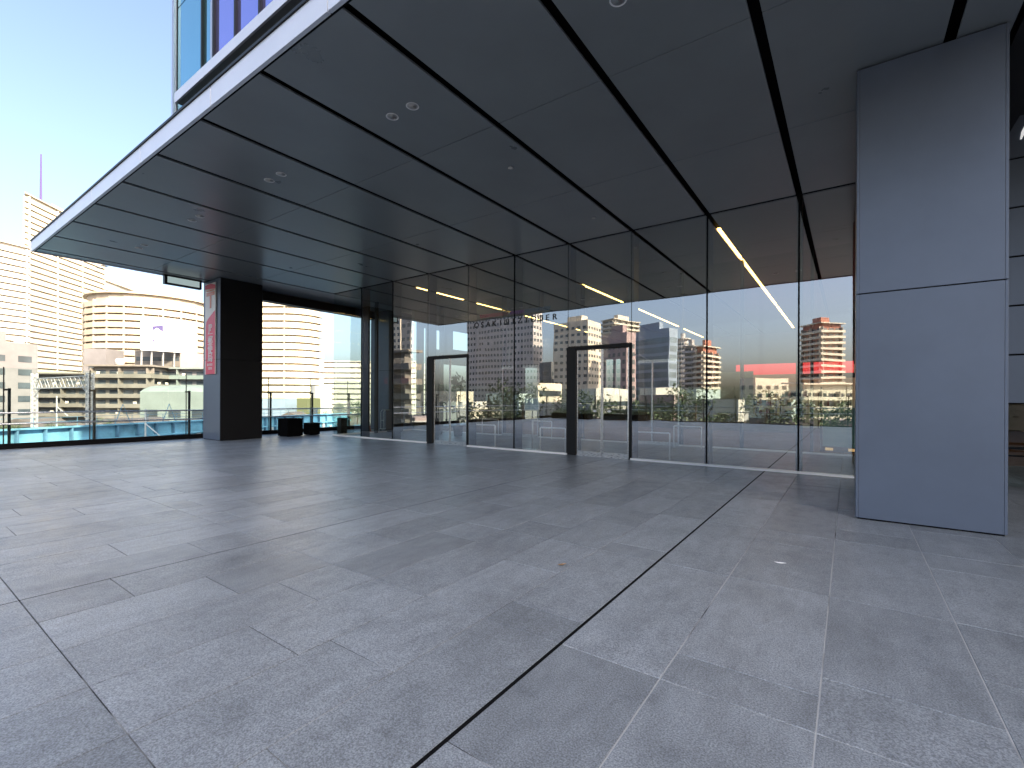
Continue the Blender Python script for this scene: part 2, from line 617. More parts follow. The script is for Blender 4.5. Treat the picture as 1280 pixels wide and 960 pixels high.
for a, c in zip(bounds, bounds[1:]):
    isdoor = any(abs(a - d[0]) < 0.02 for d in DOORS)
    if isdoor:
        pane(a + 0.008, c - 0.008, 2.95, CEIL - 0.01)
    else:
        pane(a + 0.008, c - 0.008, 0.05, CEIL - 0.01)
        MB().box(a + 0.002, c - 0.002, YG - 0.06, YG + 0.06, 0.001, 0.048).build('sill', m_strip, gw)
for k, x in enumerate(mods):
    if k > 0:
        MB().box(x - 0.05, x + 0.05, YG + 0.03, YG + 0.36, 0.002, CEIL - 0.004).build('fin', m_steel_dark, gw)
        if not any(d[0] < x + 0.01 and x - 0.01 < d[1] for d in DOORS):
            MB().box(x - 0.016, x + 0.016, YG - 0.012, YG - 0.001, 0.05, CEIL - 0.01).build('glazing_joint', m_black, gw)
MB().box(mods[0], 0.1, YG - 0.025, YG + 0.09, CEIL - 0.006, CEIL + 0.06).build('head_channel', m_black, gw)
for (a, c), (x0, x1) in DOORS.items():
    d = MB()
    d.box(a - 0.03, a + 0.25, YG - 0.03, YG + 0.30, 0.002, 2.92)
    d.box(a + 0.25, c + 0.02, YG - 0.02, YG + 0.16, 2.85, 2.93)
    d.box(c - 0.05, c + 0.02, YG - 0.02, YG + 0.16, 0.002, 2.85)
    d = d.build('sliding_door', m_frame, gw, bevel=0.004)
    xa, xb = a + 0.26, c - 0.07
    xm = (xa + xb) / 2
    for (p, q) in ((xa, xm - 0.005), (xm + 0.005, xb)):
        fr = MB()
        fr.box(p, q, YG + 0.02, YG + 0.05, 0.02, 0.13)
        fr.box(p, p + 0.028, YG + 0.02, YG + 0.05, 0.13, 2.83)
        fr.box(q - 0.028, q, YG + 0.02, YG + 0.05, 0.13, 2.83)
        fr.build('door_leaf', m_steel, d, bevel=0.002)
        pane(p + 0.03, q - 0.03, 0.13, 2.83, d, YG + 0.032, name='door_glass')
        bx = (q - 0.20) if p == xa else (p + 0.20)
        MB().box(bx - 0.06, bx + 0.06, YG + 0.026, YG + 0.03, 1.195, 1.215).box(bx - 0.03, bx + 0.03, YG + 0.0245, YG + 0.0257, 1.175, 1.235).build('door_sticker', m_white, d)
    MB().box(a + 0.26, c - 0.07, YG - 0.02, YG + 0.12, 0.001, 0.018).build('door_track', m_steel, d)
# the return of the glass at its free end, running back to the second column
sw = thing('return_glass_wall', (mods[0], 13.5, 0), 'clear side glass wall turning back from the end of the lobby front', 'glass wall')
MB().box(mods[0] - 0.006, mods[0] + 0.006, YG + 0.02, 13.4, 0.05, CEIL - 0.01).build('glass_pane', m_glass_clear, sw)
MB().box(mods[0] - 0.006, mods[0] + 0.006, 13.42, 15.55, 0.05, CEIL - 0.01).build('glass_pane', m_glass_clear, sw)
MB().box(mods[0] - 0.03, mods[0] + 0.03, YG + 0.07, 15.55, 0.001, 0.048).build('sill', m_strip, sw)
MB().box(mods[0] + 0.03, mods[0] + 0.2, 13.37, 13.45, 0.002, CEIL - 0.01).build('fin', m_steel_dark, sw)

# building name on the glass
def text_mesh(body, size, name):
    cu = bpy.data.curves.new(name, 'FONT')
    cu.body = body
    cu.size = size
    cu.align_x = 'CENTER'
    cu.extrude = 0.004
    cu.resolution_u = 4
    o = bpy.data.objects.new(name, cu)
    COL.objects.link(o)
    bpy.context.view_layer.update()
    me = bpy.data.meshes.new_from_object(o.evaluated_get(bpy.context.evaluated_depsgraph_get()))
    bpy.data.objects.remove(o)
    vs_ = [tuple(v.co) for v in me.vertices]
    fs_ = [tuple(p.vertices) for p in me.polygons]
    bpy.data.meshes.remove(me)
    return vs_, fs_
def add_text(b, body, size, cx, y, z, sx=1.0, bold=0.0, mi=0, normal=(0, -1, 0)):
    'text standing on the plane y, read from the -Y side'
    vs_, fs_ = text_mesh(body, size, 'text')
    i = len(b.v)
    b.v += [(cx + p[0] * sx, y - p[2], z + p[1]) for p in vs_]
    b.f += [tuple(i + k for k in q) for q in fs_]
    b.mi += [mi] * len(fs_)
lt = MB()
chars = 'OSAKIWIZTOWER'
xs_ = [-9.50 + 2.83 * k / 12 for k in range(13)]
for ch, x in zip(chars, xs_):
    z = 3.735
    if ch == 'W':
        h, ww, t = 0.165, 0.085, 0.030
        lt.box(x - ww, x - ww + t, YG - 0.012, YG - 0.002, z + 0.02, z + h)
        lt.box(x - t / 2, x + t / 2, YG - 0.012, YG - 0.002, z + t + 0.002, z + h)
        lt.box(x + ww - t, x + ww, YG - 0.012, YG - 0.002, z + 0.02, z + h)
        lt.box(x - ww + 0.012, x + ww - 0.012, YG - 0.011, YG - 0.003, z, z + t)
    else:
        add_text(lt, ch, 0.235, x, YG - 0.006, z, 1.05)
        add_text(lt, ch, 0.235, x + 0.006, YG - 0.007, z + 0.002, 1.05)
lt.box(xs_[9] - 0.035, xs_[9] + 0.035, YG - 0.0105, YG - 0.0025, 3.735 + 0.072, 3.735 + 0.095)
lt.build('name_lettering', m_letter, gw)
hp, hv, hb = MB(), MB(), MB()
def slash(b, x, z0, z1, lean, t=0.016):
    b.obox((x, YG - 0.008, z0), (t, 0, 0), (0, 0.005, 0), (lean, 0, z1 - z0))
ns = 34
for k in range(ns):
    x = -9.3 + 2.42 * k / (ns - 1)
    if k < 15:
        slash(hp, x, 4.02, 4.13, -0.06)
    if 12 <= k < 22:
        slash(hv, x, 4.022, 4.127, -0.06 if k < 15 else 0.06)
        if k > 14:
            slash(hv, x + 0.03, 4.024, 4.125, -0.05)
    if k >= 22:
        slash(hb, x, 4.02, 4.13, 0.06)
hp.build('name_emblem', m_pink, gw)
hv.build('name_emblem', m_violet, gw)
hb.build('name_emblem', m_blue, gw)

# ================================================================ LOBBY INSIDE
lb = thing('entrance_lobby', (-8, 22, 0), 'dim lobby behind the glass with warm light strips in its dark ceiling', 'lobby')
soffit(YG + 0.1, 33.8, [13.97, 16.7, 19.43, 22.16, 24.89, 27.62, 30.35], -17.0, 8.0).build('ceiling', m_lobby_ceiling, lb)
MB().box(-17.1, 8, YG + 0.1, 34, CEIL + 0.12, CEIL + 0.24).build('roof_slab', m_black, lb)
# continuing soffit outside the lobby, over the left strip of the deck
soffit(YG - 0.03, 21.9, [13.97, 16.7, 19.43], XL, -17.1).build('side_soffit', m_soffit, can)
MB().box(XL, -17.1, YG - 0.03, 22, CEIL + 0.16, CEIL + 0.28).build('side_roof', m_black, can)
for k, segs in {1: ((12.5, 15.45), (15.65, 24), (24.4, 32)), 4: ((15.75, 19.55), (20.7, 27.8), (28.5, 33.5)), 7: ((12.55, 15.2), (15.65, 17.9), (20, 27))}.items():
    x = -0.841 - 1.8 * k
    for (a, c) in segs:
        MB().box(x - 0.035, x + 0.035, a, c, CEIL - 0.012, CEIL + 0.03).build('led_strip', m_led, lb)
def wall_holes(b, o, u, W, H, t, holes):
    'wall from point o along unit u, height H, thickness vector t, with rectangular holes (a0,a1,z0,z1)'
    xs = sorted({0, W, *[h[0] for h in holes], *[h[1] for h in holes]})
    zs = sorted({0, H, *[h[2] for h in holes], *[h[3] for h in holes]})
    o, u, t = V(o), V(u), V(t)
    for xa, xb in zip(xs, xs[1:]):
        for za, zb in zip(zs, zs[1:]):
            cx, cz = (xa + xb) / 2, (za + zb) / 2
            if any(h[0] < cx < h[1] and h[2] < cz < h[3] for h in holes):
                continue
            b.obox(o + u * xa + V((0, 0, za)), u * (xb - xa), t, (0, 0, zb - za))
b = MB()
wall_holes(b, (-17.1, 15.62, 0), (0, 1, 0), 18.3, CEIL + 0.1, (0.2, 0, 0),
           [(0.0, 0.30, 0.75, 5.3), (0.62, 0.9, 0.75, 5.0), (1.45, 2.0, 4.0, 5.0), (2.7, 4.2, 4.1, 5.1), (1.3, 4.6, 0.1, 3.3), (7.6, 7.85, 3.6, 4.75), (8.15, 8.42, 3.6, 4.75), (9.5, 11.5, 0.2, 3.6)])
b.build('side_wall', m_lobby_wall, lb)
b = MB()
wall_holes(b, (-17.1, 33.9, 0), (1, 0, 0), 25, CEIL + 0.1, (0, 0.2, 0),
           [(1.75, 2.4, 1.9, 4.6), (2.55, 3.0, 1.9, 4.6)])
b.build('back_wall', m_lobby_wall, lb)
MB().box(7.7, 7.9, YG + 0.5, 33.88, 0.0, CEIL + 0.1).build('end_wall', m_lobby_wall, lb)
MB().box(-9.5, -2.0, 25.0, 25.5, 0.013, 0.75).box(-9.7, -1.8, 24.9, 25.6, 0.752, 0.83).build('timber_counter', m_wood, lb)
MB().box(-5.95, -4.0, 27.0, 27.05, 0.5, 3.0).build('frosted_screen', mat('frosted_glass', (0.55, 0.62, 0.56), 0.4), lb)

# second glass wall of the vestibule
y2 = 15.6
iw = thing('inner_glass_wall', (-8.5, y2, 0), 'inner vestibule glass wall with dark fins and pale sill behind the lobby front', 'glass wall')
for a, c in zip(bounds, bounds[1:]):
    MB().box(a + 0.01, c - 0.01, y2, y2 + 0.012, 0.06, CEIL - 0.01).build('glass_pane', [m_glass_in], iw)
    MB().box(a + 0.002, c - 0.002, y2 - 0.03, y2 + 0.05, 0.014, 0.058).build('sill', m_strip, iw)
for x in mods[1:]:
    MB().box(x - 0.035, x + 0.035, y2 + 0.03, y2 + 0.25, 0.014, CEIL - 0.01).build('fin', m_steel_dark, iw)
for x0 in (-6.2, -11.6):
    b = MB()
    for x in (x0, x0 + 0.85, x0 + 1.72):
        b.box(x - 0.02, x + 0.02, y2 - 0.06, y2 - 0.02, 0.014, 2.85)
    b.box(x0 + 0.021, x0 + 1.699, y2 - 0.06, y2 - 0.02, 2.75, 2.85)
    b.box(x0 + 0.021, x0 + 1.699, y2 - 0.055, y2 - 0.0205, 0.015, 0.12)
    b.build('door_frame', m_steel, iw)

# shop at the back of the lobby
m_red = mat('red_shop_sign', (0.75, 0.03, 0.04), 0.4)
m_red.node_tree.nodes['Principled BSDF'].inputs['Emission Color'].default_value = (1, 0.05, 0.06, 1)
m_red.node_tree.nodes['Principled BSDF'].inputs['Emission Strength'].default_value = 0.45
m_shopw = emis('lit_shop_interior', (0.8, 0.72, 0.5), 0.05)
sh = thing('lobby_shop', (-2, 28.5, 0), 'small shop at the back of the lobby under a long red sign', 'shop')
MB().box(-5.0, 0.2, 28.0, 28.15, 2.86, 3.42).build('shop_sign', m_red, sh)
MB().box(-2.2, 0.9, 28.02, 28.2, 2.62, 2.85).build('shop_beam', m_frame, sh)
b = MB()
b.box(-5.0, 2.2, 30.2, 30.3, 0.014, 3.4)
b.build('shop_back_panel', m_shopw, sh)
rnd = random.Random(11)
cols = [mat('goods_' + n__, c_, 0.6) for n__, c_ in (('red', (.4, .06, .05)), ('green', (.1, .2, .1)), ('cream', (.6, .52, .36)), ('white', (.7, .7, .66)), ('brown', (.2, .12, .07)), ('dark', (.03, .03, .03)))]
for s, (xa, xb, yy) in enumerate(((-4.8, -3.2, 29.2), (-3.0, -1.6, 28.9), (-1.3, 0.1, 29.3), (0.3, 1.9, 29.0))):
    b = MB()
    for z in (0.3, 0.75, 1.2, 1.65):
        b.box(xa, xb, yy, yy + 0.4, z, z + 0.03)
    for x in (xa, xb - 0.04):
        b.box(x, x + 0.04, yy + 0.05, yy + 0.35, 0.014, 1.9)
    shf = b.build('shelf', m_wood, sh)
    gds = MB()
    for z in (0.335, 0.785, 1.235, 1.685):
        x = xa + 0.06
        while x < xb - 0.25:
            ww = rnd.uniform(0.08, 0.25)
            gds.box(x, x + ww, yy + 0.05, yy + 0.35, z, z + rnd.uniform(0.12, 0.38), rnd.randrange(6))
            x += ww + 0.02
    gds.build('goods', cols, shf)['kind'] = 'stuff'
# teal glass booth with a warm strip at its foot
tb = thing('frosted_glass_booth', (0.3, 16.8, 0), 'pale teal glass booth with a warm light strip along its foot', 'glass booth')
m_teal = mat('teal_frosted_glass', (0.16, 0.36, 0.33), 0.25)
MB().box(-0.62, 0.30, 16.6, 16.65, 0.16, 1.3).box(0.32, 1.3, 16.6, 16.65, 0.16, 1.3).build('glass_panel', m_teal, tb)
MB().box(-0.68, -0.63, 16.56, 16.7, 0.014, 1.9).build('post', m_frame, tb)
MB().box(-0.62, 1.3, 16.62, 17.6, 0.014, 0.155).build('base', m_frame, tb)
MB().box(-0.55, -0.36, 16.595, 16.615, 0.05, 0.13).box(0.0, 1.3, 16.595, 16.615, 0.05, 0.13).build('led_strip', emis('foot_led', (1, 0.6, 0.25), 0.22), tb)

# hoop barriers flanking the doors
def hoop():
    t = thing('hoop_barrier', (0, 0, 0.0), 'x', 'barrier', 'steel hoop barriers beside the sliding doors')
    b = MB()
    b.tube([(-0.42, 0, 0.003), (-0.42, 0, 0.66), (-0.405, 0, 0.675), (-0.39, 0, 0.68), (0.39, 0, 0.68), (0.405, 0, 0.675), (0.42, 0, 0.66), (0.42, 0, 0.003)], 0.019, 10)
    b.build('hoop', m_hoop, t, smooth=True)
    for x in (-0.42, 0.42):
        MB().lathe(x, 0, [(0.05, 0.002), (0.05, 0.012), (0.022, 0.02)], 16).build('foot_plate', m_steel, t, smooth=True)
    return t
h0 = hoop()
HOOPS = [(-9.50, 11.80, 'steel hoop barrier just inside the glass, right beside the far sliding door'),
         (-6.98, 11.80, 'steel hoop barrier just inside the glass, left of the near sliding door'),
         (-4.03, 11.80, 'steel hoop barrier just inside the glass, right of the near sliding door'),
         (-11.95, 15.2, 'steel hoop barrier against the inner glass wall behind the far sliding door'),
         (-9.45, 15.2, 'steel hoop barrier against the inner glass wall behind the notice stand'),
         (-4.1, 15.2, 'steel hoop barrier against the inner glass wall, nearest the clad column')]
for i, (x, y, lab) in enumerate(HOOPS):
    o = h0 if i == 0 else copy_tree(h0)
    o.location = (x, y, 0)
    o['label'] = lab
# notice stand
ns_ = thing('notice_stand', (-7.72, 11.86, 0), 'white notice board on a thin steel stand inside the glass', 'notice stand')
MB().tube([(-7.72, 11.86, 0.02), (-7.72, 11.86, 1.16)], 0.016, 10).build('pole', m_steel, ns_, smooth=True)
MB().box(-7.98, -7.46, 11.70, 12.0, 0.002, 0.022).build('base', m_steel, ns_, bevel=0.004)
bd = MB().box(-8.0, -7.46, 11.83, 11.855, 1.17, 1.56).build('board', m_white, ns_, bevel=0.004)
MB().box(-7.965, -7.495, 11.826, 11.8295, 1.20, 1.53).build('sheet', mat('pale_blue_sheet', (0.42, 0.55, 0.66), 0.6), bd)
# indoor plants
def leaf_mesh(b, rnd, c, r, n, size, mi=0, droop=0.3):
    for _ in range(n):
        d = V((rnd.gauss(0, 1), rnd.gauss(0, 1), rnd.gauss(0, 1))).normalized() * (rnd.random() ** 0.5)
        p = V((c[0] + d.x * r[0], c[1] + d.y * r[1], c[2] + d.z * r[2]))
        u = V((rnd.gauss(0, 1), rnd.gauss(0, 1), rnd.gauss(0, 0.6) - droop)).normalized()
        s = u.orthogonal().normalized()
        q = rnd.random() * 6.28
        s = (s * math.cos(q) + u.cross(s) * math.sin(q))
        L = size * rnd.uniform(0.6, 1.3)
        b.face([p, p + u * L * 0.5 + s * L * 0.2, p + u * L, p + u * L * 0.5 - s * L * 0.2], mi)
def foliage(name, c1):
    m = mat(name, c1, 0.55, noise=(0.8, 0.45))
    return m
m_leaf = foliage('indoor_leaf', (0.035, 0.075, 0.03))
m_bark = mat('bark', (0.09, 0.065, 0.045), 0.9, noise=(8, 0.3))
m_pot = mat('dark_pot', (0.03, 0.03, 0.032), 0.5)
for i, (x, y, hgt, lab) in enumerate(((-12.9, 14.3, 2.5, 'tall potted plant with drooping dark leaves behind the far sliding door'), (-14.3, 14.6, 2.2, 'shorter potted plant with dark leaves near the black fin, left of the taller one'))):
    t = thing('potted_plant', (x, y, 0), lab, 'plant', 'potted plants behind the far door')
    MB().lathe(x, y, [(0.16, 0.002), (0.22, 0.4), (0.225, 0.42), (0.19, 0.42), (0.18, 0.36)], 20).build('pot', m_pot, t, smooth=True)
    rnd = random.Random(i)
    b = MB()
    for k in range(4):
        a = k * 1.6
        b.tube([(x + 0.05 * math.cos(a), y + 0.05 * math.sin(a), 0.38), (x + 0.1 * math.cos(a), y + 0.1 * math.sin(a), hgt * 0.6), (x + 0.22 * math.cos(a), y + 0.22 * math.sin(a), hgt * 0.92)], 0.014, 6, r1=0.006)
    b.build('stem', m_bark, t)
    b = MB()
    for k in range(16):
        a = rnd.random() * 6.28
        z = rnd.uniform(0.7, hgt)
        leaf_mesh(b, rnd, (x + 0.2 * math.cos(a), y + 0.2 * math.sin(a), z), (0.16, 0.16, 0.14), 16, 0.2, droop=0.7)
    b.build('foliage', m_leaf, t)

# ================================================================ THE TOWER ABOVE
tw = thing('office_tower', (5, 15, 6), 'blue glass office tower rising above the canopy with a silver ledge', 'building')
m_gp = mat('violet_mirror_glass', (0.36, 0.36, 0.80), 0.06, metal=0.9)
m_gc = mat('cyan_mirror_glass', (0.18, 0.50, 0.62), 0.06, metal=0.9)
m_mull = mat('pale_mullion', (0.45, 0.50, 0.60), 0.35, metal=0.4)
MB().box(-18.25, 25, 6.3, 40, 6.3, 58).build('wall', m_steel_dark, tw)
MB().box(-11.55, 25, 4.75, 6.29, 8.26, 58).build('bay_wall', m_steel_dark, tw)
b = MB()
for k in range(10):
    for j in range(0, 13):
        b.box(-11.5 + k * 1.02 + 0.03, -11.5 + (k + 1) * 1.02 - 0.03, 4.68, 4.74, 8.3 + j * 4, 8.3 + j * 4 + 3.94)
b.build('bay_glazing', m_gp, tw)
b = MB()
for k in range(11):
    b.box(-11.5 + k * 1.02 - 0.028, -11.5 + k * 1.02 + 0.028, 4.62, 4.735, 8.27, 58)
b.build('mullion', m_steel_dark, tw)
MB().box(-11.62, -11.531, 4.62, 4.74, 8.27, 58).build('corner_trim', m_mull, tw)
b = MB()
for (x0, x1) in ((-18.1, -16.15), (-16.05, -15.1), (-15.0, -13.6)):
    for j in range(13):
        b.box(x0, x1, 6.22, 6.29, 6.4 + j * 4, 6.4 + j * 4 + 3.96)
b.build('recessed_glazing', m_gc, tw)
MB().box(-16.14, -16.06, 6.15, 6.285, 6.35, 58).box(-18.13, -18.105, 6.2, 6.285, 6.35, 58).build('mullion', m_frame, tw)
MB().box(-18.3, -18.135, 6.12, 6.285, 6.3, 58).build('corner_trim', m_mull, tw)
MB().box(-12.1, 12, 4.1, 4.14, 8.0, 8.22).build('ledge_front', m_fascia, tw, bevel=0.004)
MB().box(-12.08, 12, 4.142, 6.18, 8.01, 8.2).build('ledge_soffit', m_soffit, tw)
MB().box(-11.3, 25, 5.2, 6.29, 6.3, 8.0).build('ledge_wall', m_steel_dark, tw)

# ================================================================ RIGHT HAND WALL
pw = thing('panelled_wall', (5, YG + 0.1, 0), 'dark grey wall of stacked horizontal metal panels behind the nearest column', 'wall')
MB().box(1.6, 9, YG + 0.03, YG + 0.4, 1.47, 10.5).build('backing', m_black, pw)
b = MB()
for z in [1.47 + 0.826 * k for k in range(11)]:
    b.box(1.6, 9, YG, YG + 0.028, z + 0.014, z + 0.826 - 0.014)
b.build('cladding_panel', m_clad, pw, bevel=0.003)
b = MB()
pts = [(2.325, 5.90), (2.345, 5.90), (2.42, 6.08), (2.52, 6.14), (2.50, 6.19), (2.38, 6.12), (2.34, 6.02)]
i = len(b.v)
for dy in (0.0, -0.02):
    b.v += [(p[0], YG - 0.002 + dy, p[1]) for p in pts]
k = len(pts)
b.f.append(tuple(i + j for j in range(k - 1, -1, -1)))
b.f.append(tuple(i + k + j for j in range(k)))
b.mi += [0, 0]
for j in range(k):
    b.f.append((i + j, i + (j + 1) % k, i + k + (j + 1) % k, i + k + j))
    b.mi.append(0)
b.build('white_lettering', emis('white_sign_letter', (0.9, 0.92, 0.95), 0.2), pw)
MB().box(1.9, 9, YG + 0.2, YG + 0.212, 0.05, 1.465).build('glass_pane', m_glass_clear, pw)
MB().box(1.9, 2.0, YG + 0.16, YG + 0.3, 0.002, 1.465).build('frame', m_frame, pw)
hr = thing('handrail', (2.3, 10, 0), 'short dark handrail beside the nearest column, below the panelled wall', 'handrail')
MB().tube([(2.05, 11.0, 0.75), (5, 11.0, 0.75)], 0.022, 8).tube([(2.05, 11.03, 0.62), (5, 11.03, 0.62)], 0.014, 8).build('rail', m_steel_dark, hr, smooth=True)
for (x, y) in ((3.2, 11.0), (4.9, 11.0)):
    MB().tube([(x, y, 0.74), (x, YG + 0.19, 0.74)], 0.012, 6).build('bracket', m_frame, hr)

# ================================================================ PLAZA RAILINGS
def railing(pts_posts, direction, origin, label, kerb=0.16):
    'posts at distances along direction; glass screen, two rails and a dark kerb'
    o = V(origin)
    d = V(direction)
    nrm = V((-d.y, d.x, 0))
    t = thing('glass_railing', origin, label, 'railing', 'glass railings along the plaza edge')
    a, e = pts_posts[0], pts_posts[-1]
    b = MB()
    b.obox(o + d * (a - 1) - nrm * 0.07, d * (e - a + 2), nrm * 0.14, (0, 0, kerb))
    b.build('kerb', m_black, t)
    for s in pts_posts:
        b = MB()
        p = o + d * s
        b.obox(p + nrm * 0.02 - d * 0.03, d * 0.06, nrm * 0.07, (0, 0, 1.77))
        b.obox(p - d * 0.13 + nrm * 0.03, d * 0.098, nrm * 0.04, (0, 0, 0.001 + 0.05) , 0)
        b.v[-8:] = [(q[0], q[1], q[2] + 1.70) for q in b.v[-8:]]
        b.build('post', m_steel_dark, t)
        MB().tube([p - d * 0.12 + V((0, 0, 0.16)), p - d * 0.12 + V((0, 0, 2.38))], 0.016, 8).build('rod', m_steel_dark, t)
    for z in (1.05, 0.73):
        MB().tube([o + d * (a - 1) - nrm * 0.06 + V((0, 0, z)), o + d * (e + 1) - nrm * 0.06 + V((0, 0, z))], 0.024, 8).build('rail', m_steel, t, smooth=True)
    ss = [a - 1] + pts_posts + [e + 1]
    for p, q in zip(ss, ss[1:]):
        b = MB()
        b.obox(o + d * (p - 0.11) - nrm * 0.0, d * (q - p - 0.02), nrm * 0.012, (0, 0, 2.2))
        b.v = [(x, y, z + 0.165) for x, y, z in b.v]
        b.build('glass_pane', m_glass_clear, t)
    return t
railing([-9.9, -7.4, -4.9, -2.3, 0.75, 2.65, 4.55, 7.25, 10.27, 12.17, 14.11, 16.1, 18.6, 21.0], (0, 1, 0), (-19.82, 0, 0), 'glass railing with dark posts along the left plaza edge before the blue girder')
railing([-18 + 2 * k for k in range(13)], (1, 0, 0), (0, -10.9, 0), 'glass railing along the plaza edge behind the viewer, mirrored in the lobby glass', 0.05)

# ================================================================ THINGS ON THE DECK
m_blk = mat('black_planter', (0.004, 0.004, 0.0045), 0.9, spec=0.04)
def planter(x, y, s, h, ang, label):
    t = thing('black_planter_box', (x, y, 0), label, 'planter box', 'black planter boxes by the railing')
    c, s_ = math.cos(ang), math.sin(ang)
    u, v_ = V((c, s_, 0)), V((-s_, c, 0))
    o = V((x, y, 0.02)) - u * s / 2 - v_ * s / 2
    MB().obox(o, u * s, v_ * s, (0, 0, h - 0.05)).build('box', m_blk, t, bevel=0.012)
    MB().obox(o + V((0, 0, h - 0.045)) - u * 0.015 - v_ * 0.015, u * (s + 0.03), v_ * (s + 0.03), (0, 0, 0.04)).build('lid', m_blk, t, bevel=0.01)
    MB().obox(o + u * 0.05 + v_ * 0.05 - V((0, 0, 0.019)), u * (s - 0.1), v_ * (s - 0.1), (0, 0, 0.018)).build('plinth', m_black, t)
    return t
planter(-18.1, 10.15, 0.66, 0.70, 0.05, 'larger black box standing on the paving beyond the signed column')
planter(-18.15, 11.1, 0.46, 0.48, 0.02, 'smaller black box tucked behind the larger black box by the railing')
bx = thing('brown_bin_box', (-17.35, 11.95, 0), 'slim brown box standing just outside the end of the lobby glass', 'box')
m_brbox = mat('brown_box_paint', (0.035, 0.026, 0.022), 0.6, noise=(5, 0.1))
MB().box(-17.5, -17.22, 11.85, 12.15, 0.003, 0.66).build('body', m_brbox, bx, bevel=0.008)
MB().box(-17.51, -17.21, 11.84, 12.16, 0.663, 0.69).build('lid', m_frame, bx, bevel=0.004)
cn = thing('traffic_cone', (-17.8, 13.5, 0), 'orange traffic cone half hidden behind a black glass fin', 'traffic cone')
m_or = mat('cone_orange', (0.62, 0.09, 0.03), 0.5)
MB().lathe(-17.62, 13.5, [(0.15, 0.031), (0.03, 0.72), (0.02, 0.73)], 20).build('cone', m_or, cn, smooth=True)
MB().box(-17.82, -17.42, 13.3, 13.7, 0.003, 0.03).build('base', m_or, cn, bevel=0.006)
MB().lathe(-17.62, 13.5, [(0.106, 0.30), (0.080, 0.45)], 20).build('white_band', m_white, cn, smooth=True)
ct = thing('luggage_cart', (-17.6, 14.5, 0), 'small cart with white wire hoops beside the brown cabinet', 'cart')
b = MB()
for dx in (0.0, 0.22):
    b.tube([(-17.72 + dx, 14.3, 0.09), (-17.72 + dx, 14.3, 0.9), (-17.66 + dx, 14.34, 0.98), (-17.62 + dx, 14.5, 0.98), (-17.62 + dx, 14.7, 0.94)], 0.014, 8)
b.tube([(-17.72, 14.3, 0.5), (-17.5, 14.3, 0.5)], 0.012, 6)
b.build('wire_hoop', m_white, ct, smooth=True)
MB().box(-17.76, -17.36, 14.25, 14.75, 0.09, 0.12).build('platform', m_steel, ct)
for (x, y) in ((-17.72, 14.3), (-17.4, 14.3), (-17.72, 14.7), (-17.4, 14.7)):
    MB().tube([(x - 0.012, y, 0.043), (x + 0.012, y, 0.043)], 0.04, 14).build('wheel', m_black, ct)
cb = thing('brown_cabinet', (-16.7, 14.2, 0), 'waist high brown cabinet inside the corner glass near the grey column', 'cabinet')
MB().box(-17.0, -16.4, 14.0, 14.5, 0.05, 0.95).build('body', m_brbox, cb, bevel=0.006)
MB().box(-16.95, -16.45, 14.03, 14.47, 0.003, 0.048).build('plinth', m_black, cb)
MB().box(-17.01, -16.39, 13.99, 14.51, 0.953, 0.98).build('top', m_frame, cb, bevel=0.003)
# litter
m_paper = mat('dry_leaf_litter', (0.30, 0.20, 0.12), 0.8, noise=(40, 0.4))
for (x, y, a, L, mm, lab, nm) in ((-2.12, 3.76, 0.9, 0.085, m_paper, 'small curled brown scrap of leaf lying on the paving left of the dark groove', 'dry_leaf'),
                              (-0.51, 4.99, 0.15, 0.10, m_strip, 'small flat pale scrap of paper lying on the paving right of the groove', 'paper_scrap')):
    u = V((math.cos(a), math.sin(a), 0))
    v_ = V((-u.y, u.x, 0))
    b = MB()
    prof = [(-1, 0.0), (-0.4, 0.55), (0.2, 0.8), (1, 0.1)]
    for (s0, w0), (s1, w1) in zip(prof, prof[1:]):
        c0, c1 = V((x, y, 0.004)) + u * L / 2 * s0, V((x, y, 0.004)) + u * L / 2 * s1
        z0, z1 = 0.012 * s0 * s0, 0.012 * s1 * s1
        for sg in (-1, 1):
            b.face([c0 + V((0, 0, z0)), c1 + V((0, 0, z1)), c1 + v_ * sg * w1 * 0.022 + V((0, 0, z1 + 0.012 * w1)), c0 + v_ * sg * w0 * 0.022 + V((0, 0, z0 + 0.012 * w0))][::sg])
    o = b.build(nm, mm)
    sd = o.modifiers.new('thickness', 'SOLIDIFY')
    sd.thickness = 0.0015
    tag(o, lab, 'litter')

# ================================================================ POST OFFICE SIGN
ps = thing('post_office_sign', (-18.63, 7.46, 4), 'tall red and white post office sign fixed to the dark clad column', 'sign')
m_sw = mat('sign_white', (0.78, 0.74, 0.70), 0.4)
m_sr = mat('sign_red', (0.72, 0.06, 0.12), 0.4)
m_so = mat('sign_orange', (0.70, 0.22, 0.13), 0.4)
YS = 7.475
MB().box(-19.06, -18.22, YS - 0.03, YS, 2.36, 5.62).build('panel', m_sw, ps, bevel=0.004)
b = MB()
def flat(b, pts, y, d=0.004):
    i = len(b.v)
    k = len(pts)
    b.v += [(p[0], y, p[1]) for p in pts] + [(p[0], y - d, p[1]) for p in pts]
    b.f.append(tuple(i + k + j for j in range(k)))
    b.f.append(tuple(i + k - 1 - j for j in range(k)))
    b.mi += [0, 0]
    for j in range(k):
        b.f.append((i + j, i + (j + 1) % k, i + k + (j + 1) % k, i + k + j))
        b.mi.append(0)
flat(b, [(-18.98, 2.36), (-18.24, 2.36), (-18.24, 4.62), (-18.78, 4.36), (-18.93, 4.25), (-18.98, 4.1)], YS - 0.032)
flat(b, [(-19.05, 5.44), (-18.23, 5.38), (-18.23, 5.52), (-18.6, 5.60), (-19.05, 5.58)], YS - 0.032)
b.build('red_field', m_sr, ps)
b = MB()
b.box(-18.93, -18.28, YS - 0.038, YS - 0.032, 5.17, 5.30)
